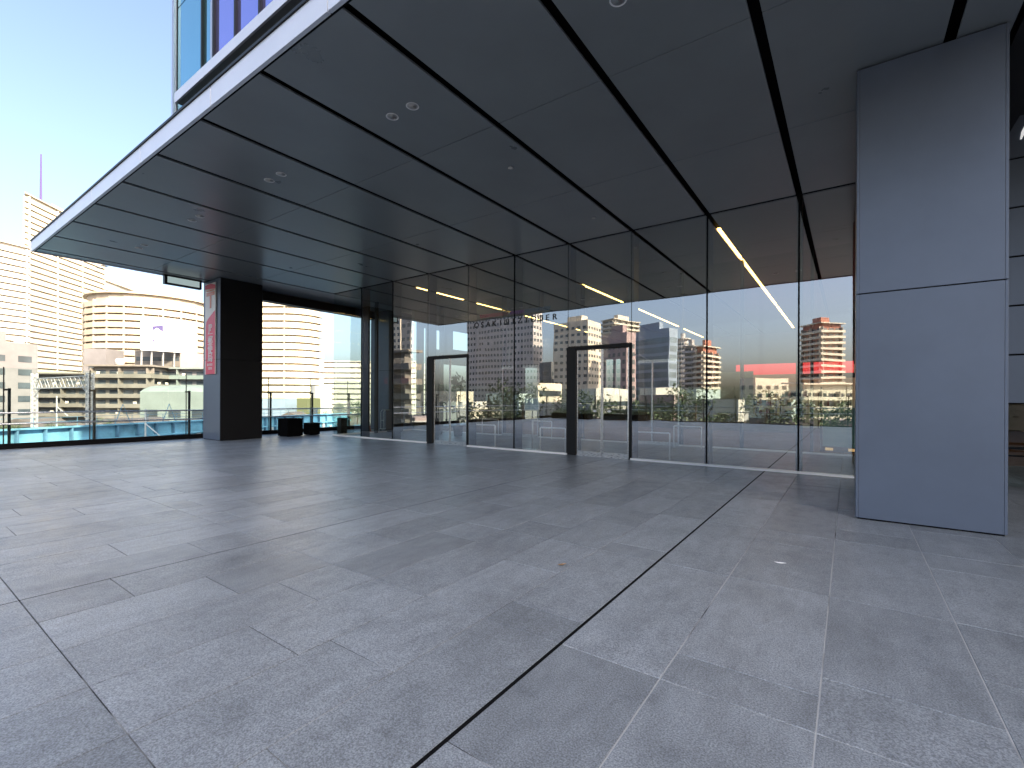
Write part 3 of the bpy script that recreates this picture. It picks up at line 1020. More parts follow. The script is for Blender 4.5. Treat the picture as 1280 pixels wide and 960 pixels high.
b.box(-18.93, -18.28, YS - 0.038, YS - 0.032, 5.335, 5.37)
b.box(-18.66, -18.54, YS - 0.038, YS - 0.032, 4.72, 5.168)
b.build('post_mark', m_so, ps)
b = MB()
add_text(b, 'JP', 0.36, -18.6, YS - 0.042, 3.90, 1.0)
add_text(b, 'JP', 0.36, -18.585, YS - 0.041, 3.90, 1.0)
b.box(-18.78, -18.42, YS - 0.042, YS - 0.037, 3.80, 3.815)
for ch, z in zip('郵便局', (3.42, 3.10, 2.78 + 0.16)):
    pass
for j, ch in enumerate('郵便局'):
    add_text(b, ch, 0.36, -18.6, YS - 0.042, 3.43 - 0.30 * j, 1.1)
    add_text(b, ch, 0.36, -18.588, YS - 0.041, 3.43 - 0.30 * j, 1.1)
for (x, z, ww) in ((-18.84, 2.66, 0.085), (-18.73, 2.66, 0.085), (-18.62, 2.66, 0.085), (-18.51, 2.66, 0.085), (-18.73, 2.53, 0.11), (-18.57, 2.53, 0.11)):
    for dz in (0.0, 0.03, 0.06):
        b.box(x, x + ww, YS - 0.041, YS - 0.037, z + dz, z + dz + 0.016)
    b.box(x + ww * 0.4, x + ww * 0.55, YS - 0.0425, YS - 0.0415, z, z + 0.085)
b.build('sign_lettering', m_white, ps)
MB().box(-19.061, -18.219, YS - 0.036, YS - 0.034, 2.868, 2.882).build('panel_seam', m_black, ps)

pale_box = thing('pale_sign_box', (-19.1, 6.8, 5.6), 'pale sign panel in a dark frame under the canopy end, glow added for sky brightness', 'sign')
MB().box(-19.29, -19.12, 6.22, 7.36, 5.44, 5.75).build('frame', m_frame, pale_box)
MB().box(-19.115, -19.10, 6.30, 7.28, 5.49, 5.70).build('screen', emis('sky_glow_panel', (0.5, 0.65, 0.66), 0.18), pale_box)  # panel glows to stand in for sky brightness, no lamp inside

# ================================================================ CITY
def offset(poly, d):
    n = len(poly)
    a = sum(poly[i][0] * poly[(i + 1) % n][1] - poly[(i + 1) % n][0] * poly[i][1] for i in range(n))
    sg = 1 if a > 0 else -1
    out = []
    for i in range(n):
        p0, p1, p2 = V(poly[i - 1][:2]), V(poly[i][:2]), V(poly[(i + 1) % n][:2])
        e0, e1 = (p1 - p0).normalized(), (p2 - p1).normalized()
        n0, n1 = V((e0.y, -e0.x)) * sg, V((e1.y, -e1.x)) * sg
        m_ = n0 + n1
        m_ = m_ / max(0.3, m_.length_squared / 2)
        out.append((p1.x + m_.x * d, p1.y + m_.y * d))
    return out

m_pane = mat('far_window_glass', (0.05, 0.065, 0.08), 0.12, spec=0.8, noise=(0.12, 0.5))
m_pane3 = mat('glare_pale_window', (0.58, 0.54, 0.46), 0.3, noise=(0.25, 0.7))  # window colour lightened to stand in for sky glare on the glass
m_pane2 = mat('far_window_bluish', (0.10, 0.15, 0.19), 0.12, spec=0.8, noise=(0.12, 0.5))
def building(name, label, poly, z1, style, wall, fh=3.0, z0=-8.0, bay=3.0, balc=None, glassm=None, group=None, wh=1.5, roofs=True, zlow=None, cat='building', first=None, pale=False, ph=1.15):
    cx = sum(p[0] for p in poly) / len(poly)
    cy = sum(p[1] for p in poly) / len(poly)
    t = thing(name, (cx, cy, z0), label, cat, group)
    poly = [(p[0], p[1]) for p in poly]
    glassm = glassm or m_pane
    balc = balc or wall
    if style == 'balcony' and glassm is m_pane and pale:
        glassm = m_pane3
    a = sum(poly[i][0] * poly[(i + 1) % len(poly)][1] - poly[(i + 1) % len(poly)][0] * poly[i][1] for i in range(len(poly)))
    if a < 0:
        poly = poly[::-1]
    MB().prism(poly, z0, z1 + (0.9 if style != 'balcony' else 0.2)).build('wall', wall, t)
    zs = []
    z = z0 + (first or 0.4)
    while z + fh <= z1 + 0.05:
        zs.append(z)
        z += fh
    if len(zs) > 100:
        zs = zs[-100:]
    rnd = random.Random(hash(label) % 9999 if False else len(label) * 7 + int(z1))
    vis = []
    for i in range(len(poly)):
        p, q = V((*poly[i], 0)), V((*poly[(i + 1) % len(poly)], 0))
        nn = V(((q - p).y, -(q - p).x, 0)).normalized()
        vis.append(nn.dot(-(p + q) / 2) > -0.05 * (p + q).length)
    nwin = sum(max(1, int((V(poly[i]) - V(poly[(i + 1) % len(poly)])).length / bay)) for i in range(len(poly)) if vis[i]) * len(zs)
    single = style != 'ribbon' and (nwin <= 100 or not (group or '').endswith('mirrored in the lobby glass'))
    count, rest = 0, MB()
    for z in zs:
        gl = MB()
        for i in range(len(poly)):
            p, q = V((*poly[i], 0)), V((*poly[(i + 1) % len(poly)], 0))
            L = (q - p).length
            if L < 1.2 or not vis[i]:
                continue
            u = (q - p) / L
            nn = V((u.y, -u.x, 0))
            if style == 'ribbon':
                gl.obox(p + u * 0.6 + V((0, 0, z + 0.9)) + nn * 0.02, u * (L - 1.2), nn * 0.06, (0, 0, wh))
            else:
                k = max(1, int(L / bay))
                s = L / k
                for j in range(k):
                    if style == 'grid':
                        ww = s * 0.52
                        zz, hh = z + 0.8, wh
                    else:
                        ww = s * 0.72
                        zz, hh = z + 0.35, 2.0
                    if style == 'grid' and rnd.random() < 0.04:
                        continue
                    gl.obox(p + u * (s * j + (s - ww) / 2) + V((0, 0, zz)) + nn * 0.02, u * ww, nn * 0.06, (0, 0, hh))
                    if single:
                        count += 1
                        MB().obox(p + u * (s * j + (s - ww) / 2) + V((0, 0, zz)) + nn * 0.02, u * ww, nn * 0.06, (0, 0, hh)).build('window', glassm, t) if count <= 100 else rest.obox(p + u * (s * j + (s - ww) / 2) + V((0, 0, zz)) + nn * 0.02, u * ww, nn * 0.06, (0, 0, hh))
        if gl.v:
            gl.build('window_row', glassm, t) if not single else None
        if style == 'balcony':
            b = MB()
            big, sm = offset(poly, 1.5), offset(poly, 1.35)
            # floor slab and parapet
            b.prism(big, z - 0.05, z + 0.13)
            nP = len(big)
            for i in range(nP):
                j = (i + 1) % nP
                b.face([(big[i][0], big[i][1], z + 0.13), (big[j][0], big[j][1], z + 0.13), (big[j][0], big[j][1], z + ph), (big[i][0], big[i][1], z + ph)])
                b.face([(sm[j][0], sm[j][1], z + 0.13), (sm[i][0], sm[i][1], z + 0.13), (sm[i][0], sm[i][1], z + ph), (sm[j][0], sm[j][1], z + ph)])
                b.face([(big[i][0], big[i][1], z + ph), (big[j][0], big[j][1], z + ph), (sm[j][0], sm[j][1], z + ph), (sm[i][0], sm[i][1], z + ph)])
            # party walls between the flats
            for i in range(nP):
                p, q = V((*poly[i], 0)), V((*poly[(i + 1) % nP], 0))
                L = (q - p).length
                if L < 3 or not vis[i]:
                    continue
                u = (q - p) / L
                nn = V((u.y, -u.x, 0))
                k = max(1, int(L / (bay * 2)))
                for j in range(k + 1):
                    b.obox(p + u * (L * j / k - 0.12) + V((0, 0, z + 0.131)) + nn * 0.021, u * 0.24, nn * 1.3, (0, 0, fh - 0.2))
            bo = b.build('balcony', balc, t)
            if wall is w_brown or balc is w_shade2:
                for i in range(nP):
                    p, q = V((*poly[i], 0)), V((*poly[(i + 1) % nP], 0))
                    L = (q - p).length
                    if L < 6 or not vis[i]:
                        continue
                    u = (q - p) / L
                    nn = V((u.y, -u.x, 0))
                    for j in range(int(L / 3.5)):
                        if rnd.random() < 0.5:
                            MB().obox(p + u * (3.5 * j + rnd.uniform(0.2, 2.4)) + nn * rnd.uniform(0.3, 0.8) + V((0, 0, z + rnd.choice((0.14, 1.2)))), u * 0.8, nn * 0.35, (0, 0, 0.65)).build('air_conditioner', w_white, bo)
    if rest.v:
        rest.build('upper_windows', glassm, t)['kind'] = 'stuff'
    if style == 'balcony':
        MB().prism(offset(poly, 1.5), z1, z1 + 0.5).build('roof', balc, t)
    if roofs:
        c = V((cx, cy, 0))
        q = [c.lerp(V((*p, 0)), 0.45) for p in poly]
        MB().prism([(p.x, p.y) for p in q], z1 + 0.2, z1 + 4.0).build('roof_house', wall, t)
    return t

def face_poly(xl, xr, depth_l, dirv, dist_back, radial=False):
    'rectangle whose front face runs between photo columns xl and xr along horizontal dirv'
    a = P(xl, 498, depth_l)
    d = V(dirv).normalized()
    ray = F + R * ((xr - 640) / 588.79)
    # a + s d = k ray   (xy)
    det = d.x * (-ray.y) - d.y * (-ray.x)
    s = ((-a.x) * (-ray.y) - (-a.y) * (-ray.x)) / det
    b = a + d * s
    if radial:
        ka, kb = 1 + dist_back / V((a.x, a.y)).length, 1 + dist_back / V((b.x, b.y)).length
        return [(a.x, a.y), (b.x, b.y), (b.x * kb, b.y * kb), (a.x * ka, a.y * ka)]
    nb = V((-d.y, d.x, 0))
    if nb.dot(a) < 0:
        nb = -nb
    return [(a.x, a.y), (b.x, b.y), (b.x + nb.x * dist_back, b.y + nb.y * dist_back), (a.x + nb.x * dist_back, a.y + nb.y * dist_back)]
def ztop(py, depth):
    return EYE + (498.5 - py) / 588.79 * depth
def corner_poly(xl, xc, xr, depth, theta=0.0):
    'mirrored building with a corner at xc, one face to xl and one to xr'
    c = P(xc, 498, depth)
    out = []
    for (px, d) in ((xl, V((-math.cos(theta), -math.sin(theta), 0))), (xr, V((-math.sin(theta), math.cos(theta), 0)))):
        ray = F + R * ((px - 640) / 588.79)
        det = d.x * (-ray.y) - d.y * (-ray.x)
        s = ((-c.x) * (-ray.y) - (-c.y) * (-ray.x)) / det
        out.append(c + d * s)
    a, b = out
    pts = [a, c, b, a + b - c]
    return [(p.x, 2 * YG - p.y) for p in pts]

w_cream = mat('cream_tile', (0.55, 0.51, 0.43), 0.7, noise=(0.15, 0.12))
w_white = mat('white_tile', (0.58, 0.56, 0.53), 0.7, noise=(0.15, 0.1))
w_grey = mat('grey_concrete', (0.34, 0.34, 0.34), 0.8, noise=(0.2, 0.15))
w_lgrey = mat('light_grey_tile', (0.42, 0.41, 0.42), 0.8, noise=(0.2, 0.12))
w_brown = mat('brown_tile', (0.155, 0.15, 0.14), 0.8, noise=(0.3, 0.2))
w_pink = mat('pale_pink_render', (0.30, 0.235, 0.245), 0.8, noise=(0.3, 0.1))
w_red = mat('red_brown_tile', (0.36, 0.15, 0.11), 0.8, noise=(0.3, 0.1))
w_blue = mat('blue_grey_panel', (0.20, 0.27, 0.36), 0.5, noise=(0.3, 0.1))
w_teal = mat('pale_teal_panel', (0.36, 0.45, 0.45), 0.7, noise=(0.3, 0.1))
w_dark = mat('dark_slate_panel', (0.10, 0.11, 0.12), 0.5, noise=(0.3, 0.1))
m_lblue = mat('light_blue_paint', (0.12, 0.31, 0.44), 0.5, noise=(0.5, 0.4))
m_dblue = mat('dull_blue_paint', (0.07, 0.17, 0.26), 0.5, noise=(0.9, 0.3))
m_galv = mat('galvanised_steel', (0.42, 0.44, 0.46), 0.5, metal=0.4)

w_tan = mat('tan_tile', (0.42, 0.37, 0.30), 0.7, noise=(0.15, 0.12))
w_shade = mat('shaded_grey_tile', (0.155, 0.155, 0.17), 0.8, noise=(0.25, 0.15))  # grey tile darkened in its colour to stand for shade on low blocks
w_shade2 = mat('shaded_teal_panel', (0.16, 0.20, 0.20), 0.7, noise=(0.3, 0.12))  # teal panel with the shade put into its colour
D1 = (-0.733, 0.705, 0)
building('apartment_tower', 'tallest pale apartment tower with long slanting balcony bands behind the canopy corner', face_poly(33, 127, 232, D1, 25, True), ztop(246, 232), 'balcony', w_cream, balc=w_cream, bay=9, group='towers beyond the railway', pale=True, ph=2.1)
building('apartment_tower', 'lower shoulder block continuing right from the tallest slanting tower', face_poly(128.5, 165, 232 * (530 - 33) / (530 - 128.5), D1, 22, True), ztop(352, 232 * (530 - 33) / (530 - 128.5)), 'balcony', w_cream, balc=w_cream, bay=9, group='towers beyond the railway', pale=True, ph=2.1)
building('apartment_tower', 'pale tower block at the left photo edge, lower than the slanting tower behind it', face_poly(-60, 31, 205, (-0.35, 0.94, 0), 25, True), ztop(300, 215), 'balcony', w_white, balc=w_white, bay=5, group='towers beyond the railway', pale=True, ph=2.1, roofs=False)
mast = MB()
mp = P(50, 498, 255)
mast.tube([(mp.x, mp.y, 90), (mp.x, mp.y, ztop(195, 255))], 0.8, 6, r1=0.35)
o = mast.build('roof_antenna', mat('violet_mast', (0.07, 0.055, 0.18), 0.6))
tag(o, 'thin antenna mast rising above the tallest slanting apartment tower', 'antenna')
def arc_poly(px, depth, rad, a0, a1, n, back):
    c = P(px, 498, depth)
    v0 = -V((c.x, c.y, 0)).normalized()
    pts = []
    for k in range(n + 1):
        a = a0 + (a1 - a0) * k / n
        d = V((v0.x * math.cos(a) - v0.y * math.sin(a), v0.x * math.sin(a) + v0.y * math.cos(a), 0))
        pts.append((c.x + d.x * rad, c.y + d.y * rad))
    return pts
building('apartment_tower', 'round cream apartment tower with curved balconies behind the white billboard', arc_poly(193, 224, 24, -math.pi, math.pi * 0.9, 22, 0), ztop(368, 200), 'balcony', w_tan, balc=w_tan, bay=5, group='towers beyond the railway', pale=True, ph=2.1)
def rounded(xl, xr, depth, theta, dep, r, n=8):
    p = face_poly(xl, xr, depth, theta, dep)
    c = [V((*q, 0)) for q in p]
    out = [p[0]]
    a, b_, cc = c[0], c[1], c[2]
    u, v_ = (a - b_).normalized(), (cc - b_).normalized()
    o = b_ + u * r + v_ * r
    for k in range(n + 1):
        t = k / n * math.pi / 2
        q = o - v_ * r * math.cos(t) - u * r * math.sin(t)
        out.append((q.x, q.y))
    return out + [p[2], p[3]]
building('apartment_tower', 'cream apartment tower with rounded corner right of the dark signed column', rounded(288, 386, 200, (0.815, 0.58, 0), 10.5, 10), ztop(366, 190), 'balcony', w_cream, balc=w_cream, bay=4.5, group='towers beyond the railway', pale=True, ph=2.1)
building('apartment_block', 'long cream mid rise apartment block seen between the rounded tower and the lobby', face_poly(396, 520, 270, (0.815, 0.58, 0), 18), ztop(453, 270), 'balcony', w_white, balc=w_white, bay=5, group='apartment blocks beyond the railway', roofs=False, pale=True, ph=2.1)
# low blocks close to the railway
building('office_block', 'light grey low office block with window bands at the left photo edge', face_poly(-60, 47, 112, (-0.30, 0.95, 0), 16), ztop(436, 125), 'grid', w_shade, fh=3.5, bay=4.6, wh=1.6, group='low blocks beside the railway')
building('apartment_block', 'brown apartment block with lit balconies between the two railway pylons', face_poly(48, 113, 150, (0.80, 0.6, 0), 14), ztop(470, 150), 'balcony', w_brown, balc=w_brown, bay=3.5, group='apartment blocks beyond the railway', roofs=False)
building('apartment_block', 'brown apartment block with pale roof slab right of the railway pylons', face_poly(117, 187, 142, (0.80, 0.6, 0), 14), ztop(460, 142), 'balcony', w_brown, balc=w_brown, bay=3.5, group='apartment blocks beyond the railway', roofs=False)
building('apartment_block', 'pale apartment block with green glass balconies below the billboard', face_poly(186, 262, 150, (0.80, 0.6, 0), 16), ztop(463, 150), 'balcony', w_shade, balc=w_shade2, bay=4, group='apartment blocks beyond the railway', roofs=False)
building('roof_shed', 'small pale pink plant room on the roofs beside the brown block', face_poly(104, 132, 165, (0.8, 0.6, 0), 8), ztop(441, 165), 'grid', w_shade, fh=6, bay=6, roofs=False, group='roof rooms beyond the railway')
building('roof_shed', 'pink cube shaped plant room under the right end of the billboard', face_poly(225, 246, 165, (0.8, 0.6, 0), 8), ztop(446, 165), 'grid', w_pink, fh=8, bay=8, roofs=False, group='roof rooms beyond the railway')
building('office_block', 'grey block carrying the white billboard on its roof', face_poly(168, 226, 172, (0.8, 0.6, 0), 10), ztop(443, 172), 'ribbon', w_brown, fh=3.6, roofs=False, group='low blocks beside the railway')
# teal workshop with a curved roof
tp = face_poly(175, 262, 112, (0.82, 0.57, 0), 12)
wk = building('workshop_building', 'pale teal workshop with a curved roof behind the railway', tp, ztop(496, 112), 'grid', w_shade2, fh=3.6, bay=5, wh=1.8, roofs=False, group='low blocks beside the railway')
b = MB()
a_, b_, c_, d_ = [V((*q, 0)) for q in tp]
u = (b_ - a_).normalized()
vv = d_ - a_
prof = [(k / 10, math.sin(math.pi * k / 10) ** 0.7 * 1.6) for k in range(11)]
zt = ztop(496, 112) + 0.9
for (s0, h0_), (s1, h1_) in zip(prof, prof[1:]):
    q = [a_ + vv * s0 + V((0, 0, zt + h0_)), b_ + vv * s0 + V((0, 0, zt + h0_)), b_ + vv * s1 + V((0, 0, zt + h1_)), a_ + vv * s1 + V((0, 0, zt + h1_))]
    b.face(q)
b.face([a_ + vv * s + V((0, 0, zt + h)) for s, h in prof])
b.face([b_ + vv * s + V((0, 0, zt + h)) for s, h in prof])
b.build('curved_roof', w_shade2, wk)
building('storage_block', 'blue grey windowless block low behind the railing beside the dark column', face_poly(318, 356, 120, (0.82, 0.57, 0), 10), ztop(504, 120), 'grid', w_blue, fh=9, bay=9, roofs=False, group='low blocks beside the railway')
building('storage_block', 'olive green low house below the rounded tower', face_poly(371, 384, 118, (0.82, 0.57, 0), 8), ztop(503, 118), 'grid', mat('olive_render', (0.10, 0.115, 0.06), 0.8), fh=4, bay=4, roofs=False, group='low blocks beside the railway')
building('storage_block', 'grey curved concrete block low right of the rounded tower', arc_poly(402, 135, 2.8, -math.pi, math.pi * 0.85, 14, 0), ztop(487, 132), 'grid', w_lgrey, fh=9, bay=30, roofs=False, group='low blocks beside the railway')
# houses with pitched roofs
def house(px, depth, w_, d, hgt, rh, wallm, roofm, label):
    c = P(px, 498, depth)
    t = thing('small_house', (c.x, c.y, -8), label, 'house', 'small houses below the railway')
    u, v_ = V((0.82, 0.57, 0)), V((-0.57, 0.82, 0))
    o = V((c.x, c.y, -8)) - u * w_ / 2
    MB().obox(o, u * w_, v_ * d, (0, 0, hgt)).build('wall', wallm, t)
    b = MB()
    z = V((0, 0, hgt + 0.01))
    e = 0.5
    A, B = o - u * e - v_ * e + z, o + u * (w_ + e) - v_ * e + z
    Cc, D = o + u * (w_ + e) + v_ * (d + e) + z, o - u * e + v_ * (d + e) + z
    r0, r1 = o + u * w_ / 2 - v_ * e + z + V((0, 0, rh)), o + u * w_ / 2 + v_ * (d + e) + z + V((0, 0, rh))
    for q in ([A, r0, r1, D], [r0, B, Cc, r1], [A, B, r0], [Cc, D, r1], [D, Cc, B, A]):
        b.face(q)
    b.build('roof', roofm, t)
    for k in range(2):
        MB().obox(o + u * (w_ * (0.2 + 0.45 * k)) + V((0, 0, hgt * 0.45)) - v_ * 0.05, u * w_ * 0.2, v_ * 0.04, (0, 0, hgt * 0.3)).build('window', m_pane, t)
m_rt = mat('dark_roof_tile', (0.09, 0.08, 0.08), 0.8, noise=(1, 0.2))
house(157, 88, 9, 8, 3.6, 2.0, w_lgrey, m_rt, 'house with a dark pitched roof left of the teal workshop')
house(96, 92, 4, 5, 2.6, 1.6, w_white, m_rt, 'tiny white gabled house beside the trees behind the girder')
house(200, 84, 10, 8, 2.9, 1.7, w_pink, m_rt, 'house with a mauve wall before the teal workshop')
house(24, 96, 9, 7, 3.4, 1.8, w_shade, m_rt, 'house with a dark roof below the light grey office block')
house(122, 104, 8, 7, 3.0, 1.8, w_lgrey, m_rt, 'house with a dark roof just right of the right hand pylon')
house(228, 96, 8, 7, 3.2, 1.8, w_shade2, m_rt, 'house with a grey green wall nearest the signed column')
house(362, 112, 7, 7, 4.4, 1.8, w_lgrey, m_rt, 'house with a dark roof between the blue grey block and the olive one')
# rooftop clutter on the low blocks
for k, (px, py, dp, lab) in enumerate(((24, 431, 142, 'water tank on the light grey office block'), (150, 455, 152, 'water tank on the brown block right of the pylons'), (208, 441, 176, 'water tank on the grey billboard block'))):
    q = P(px, py, dp)
    t = thing('roof_tank', (q.x, q.y, q.z - 1), 'pale cylindrical ' + lab, 'water tank')
    MB().lathe(q.x, q.y, [(1.2, q.z - 0.4), (1.2, q.z + 1.4), (0.9, q.z + 1.7), (0.1, q.z + 1.8)], 16).build('tank', w_white, t, smooth=True)
    b = MB()
    for a in range(4):
        b.tube([(q.x + math.cos(a * 1.57 + .78), q.y + math.sin(a * 1.57 + .78), q.z - 1.8), (q.x + math.cos(a * 1.57 + .78), q.y + math.sin(a * 1.57 + .78), q.z - 0.4)], 0.1, 5)
    b.build('stand', m_galv, t)
# billboard
a_, b_ = P(176, 440, 162), P(246, 447, 175)
a_.z, b_.z = ztop(439, 162), ztop(446, 175)
t = thing('billboard', (a_.x, a_.y, a_.z - 2), 'blank white rooftop billboard with a small violet figure', 'billboard')
u = V((b_.x - a_.x, b_.y - a_.y, 0))
h = ztop(397, 162) - a_.z
nn = V((u.y, -u.x, 0)).normalized()
if nn.dot(a_) > 0:
    nn = -nn
o_ = V((a_.x, a_.y, a_.z))
MB().obox(o_, u, -nn * 0.6, (0, 0, h)).build('board', m_white, t)
b = MB()
for s in (0.03, 0.2, 0.4, 0.6, 0.8, 0.97):
    b.tube([o_ + u * s - nn * 0.9 + V((0, 0, h)), o_ + u * s - nn * 2.4 - V((0, 0, 7))], 0.15, 6)
    b.tube([o_ + u * s - nn * 0.9 - V((0, 0, 0.2)), o_ + u * s - nn * 0.9 - V((0, 0, 7))], 0.15, 6)
b.build('frame', m_galv, t)
for k in range(8):
    s = 0.28 + 0.098 * k
    b = MB().tube([o_ + u * s + V((0, 0, h)), o_ + u * s + nn * 1.6 + V((0, 0, h + 1.2))], 0.08, 5)
    p = o_ + u * s + nn * 1.6 + V((0, 0, h + 0.9))
    b.obox(p - u.normalized() * 0.4, u.normalized() * 0.8, nn * 0.5, (0, 0, 0.35))
    b.build('flood_lamp', m_galv, t)
b = MB()
m_vio = mat('violet_print', (0.03, 0.024, 0.12), 0.6)
def onb(s, z):
    return o_ + u * s + V((0, 0, z * h)) + nn * 0.05
for q in ([(0.19, 0.74), (0.38, 0.80), (0.38, 0.58), (0.27, 0.70)], [(0.19, 0.74), (0.27, 0.70), (0.20, 0.60)], [(0.20, 0.36), (0.26, 0.27), (0.20, 0.26)]):
    pts = [onb(*k) for k in q]
    b.face(pts)
    b.face([p - nn * 0.03 for p in pts[::-1]])
b.build('printed_figure', m_vio, t)

# railway: girder, pylons with truss
A, B = V((-62, -4, 0)), V((-90, 64, 0))
g = thing('railway_girder', (-75, 27, -6), 'long light blue railway girder with upright ribs beyond the railing', 'bridge girder')
d = (B - A).normalized()
nn = V((d.y, -d.x, 0))
L = (B - A).length
b = MB()
b.obox(A + V((0, 0, -5.2)), d * L, -nn * 0.3, (0, 0, 3.4))
b.build('web', m_lblue, g)
b = MB()
for z in (-5.3, -3.4, -1.8):
    b.obox(A + V((0, 0, z)) + nn * 0.01, d * L, nn * 0.5, (0, 0, 0.18))
b.build('flange', m_lblue, g)
rb = None
for k in range(int(L / 2.4)):
    r_ = MB().obox(A + d * (k * 2.4) + V((0, 0, -5.1)) + nn * 0.012, d * 0.16, nn * 0.42, (0, 0, 3.28)).build('rib', m_dblue, g) if k < 40 else None
b = MB()
b.obox(A + V((0, 0, -7.9)) + nn * 0.8, d * L, nn * 9, (0, 0, 3.0))
b.build('track_deck', m_lblue, g)
b = MB()
for k in range(26):
    q = A + d * (k * 2.7) + nn * (3 + 2 * math.sin(k * 2.3)) + V((0, 0, -4.89))
    b.obox(q, d * 1.4, nn * 1.0, (0, 0, 0.5 + 0.4 * (k % 3)))
b.build('equipment_box', m_dblue, g)

# handrail and stanchions along the girder top, A frames further on
b = MB()
for k in range(36):
    q = A + d * (k * 2.0) + V((0, 0, -1.62))
    b.tube([q, q + V((0, 0, 1.0))], 0.035, 4)
    if 11 < k < 24 and k % 3 == 0:
        b.tube([q, q + d * 0.9 + V((0, 0, 2.3)), q + d * 1.8], 0.06, 4)
for z in (-1.1, -0.65):
    b.tube([A + V((0, 0, z)), B + V((0, 0, z))], 0.03, 4)
b.build('handrail', m_dblue, g)
b = MB()
for k in range(30):
    q = A + d * (1.2 + k * 2.4) + nn * 0.16 + V((0, 0, -4.6))
    b.obox(q, d * 0.7, nn * 0.12, (0, 0, 0.5 + 0.3 * ((k * 7) % 3)))
b.build('junction_box', m_galv, g)

def lattice(b, p, h, w_, d, nn, seg):
    c = [p + d * sx * w_ / 2 + nn * sy * w_ / 2 for sx, sy in ((-1, -1), (1, -1), (1, 1), (-1, 1))]
    for q in c:
        b.tube([q, q + V((0, 0, h))], 0.07, 5)
    k = int(h / seg)
    for j in range(k):
        z0, z1 = V((0, 0, h * j / k)), V((0, 0, h * (j + 1) / k))
        for i in range(4):
            q0, q1 = c[i], c[(i + 1) % 4]
            b.tube([q0 + z0, q1 + z1], 0.04, 4)
            b.tube([q1 + z0, q0 + z1], 0.04, 4)
pg = thing('railway_gantry', (P(78, 498, 70).x, P(78, 498, 70).y, -8), 'galvanised lattice railway gantry with two pylons and a trussed beam', 'gantry')
p0, p1 = P(43, 498, 74), P(112.5, 498, 62)
p0.z = p1.z = -7
du = V((p1.x - p0.x, p1.y - p0.y, 0)).normalized()
dn = V((-du.y, du.x, 0))
for p, top in ((p0, ztop(469, 74)), (p1, ztop(468, 62))):
    b = MB()
    lattice(b, p, top - p.z, 0.62, du, dn, 0.7)
    b.build('pylon', m_galv, pg)
b = MB()
zt, zb = ztop(474, 68), ztop(487, 68)
q0, q1 = V((p0.x, p0.y, 0)), V((p1.x, p1.y, 0))
for sy in (-0.25, 0.25):
    b.tube([q0 + dn * sy + V((0, 0, zt)), q1 + dn * sy + V((0, 0, zt))], 0.06, 5)
    b.tube([q0 + dn * sy + V((0, 0, zb)), q1 + dn * sy + V((0, 0, zb))], 0.06, 5)
    for j in range(7):
        s0, s1, sm_ = j / 7, (j + 1) / 7, (j + 0.5) / 7
        b.tube([q0.lerp(q1, s0) + dn * sy + V((0, 0, zt)), q0.lerp(q1, sm_) + dn * sy + V((0, 0, zb))], 0.05, 4)
        b.tube([q0.lerp(q1, sm_) + dn * sy + V((0, 0, zb)), q0.lerp(q1, s1) + dn * sy + V((0, 0, zt))], 0.05, 4)
b.tube([q0.lerp(q1, 0.12) + V((0, 0, zb)), q0 + V((0, 0, zb - 1.3))], 0.05, 4)
b.tube([q0.lerp(q1, 0.88) + V((0, 0, zb)), q1 + V((0, 0, zb - 1.3))], 0.05, 4)
b.build('trussed_beam', m_galv, pg)
for (px, dp, ytop, lab) in ((182, 58, 513, 'short pale blue railway signal post before the houses'), (71, 80, 497, 'slim white lamp pole in front of the brown apartment block')):
    q = P(px, 498, dp)
    t = thing('railway_post', (q.x, q.y, -8), lab, 'post', 'slim posts beside the railway')
    MB().tube([(q.x, q.y, -8), (q.x, q.y, ztop(ytop, dp))], 0.14, 8, r1=0.1).build('pole', m_galv, t)
    MB().tube([(q.x, q.y, ztop(ytop, dp) - 1.8), (q.x + 1.6, q.y + 1.1, ztop(ytop, dp) - 3.4)], 0.07, 5).build('brace', m_galv, t)

# trees
m_tree = foliage('tree_leaf', (0.05, 0.085, 0.035))
def tree_proto(seed, hgt, rad):
    t = thing('leafy_tree', (0, 0, 0), 'x', 'tree')
    rnd = random.Random(seed)
    b = MB()
    b.tube([(0, 0, 0), (0.05, 0.02, hgt * 0.3), (0.1, -0.05, hgt * 0.75)], 0.22, 8, r1=0.07)
    for k in range(5):
        a = k * 1.3
        b.tube([(0.05, 0, hgt * 0.35), (rad * 0.6 * math.cos(a), rad * 0.6 * math.sin(a), hgt * (0.55 + 0.05 * k))], 0.08, 6, r1=0.03)
    b.build('trunk', m_bark, t)
    b = MB()
    for k in range(26):
        a, rr = rnd.random() * 6.28, rad * rnd.random() ** 0.5 * 0.85
        z = hgt * rnd.uniform(0.38, 0.95)
        leaf_mesh(b, rnd, (rr * math.cos(a), rr * math.sin(a), z), (rad * 0.32, rad * 0.32, rad * 0.26), 60, 0.34)
    b.build('crown', m_tree, t)
    return t
tp1, tp2 = tree_proto(1, 5.5, 2.6), tree_proto(2, 7.0, 3.0)
TREES = []
for (px, dp, lab) in ((58, 100, 'green leafy tree left of the tiny white house by the girder'), (70, 96, 'middle leafy tree of the three before the brown balconies'), (84, 99, 'leafy tree touching the tiny white gabled house'), (38, 104, 'small leafy tree below the light grey office block'), (172, 80, 'low leafy tree between the pitched roof houses')):
    q = P(px, 498, dp)
    TREES.append((q.x, q.y, lab, 'trees beside the railway', 0.62))
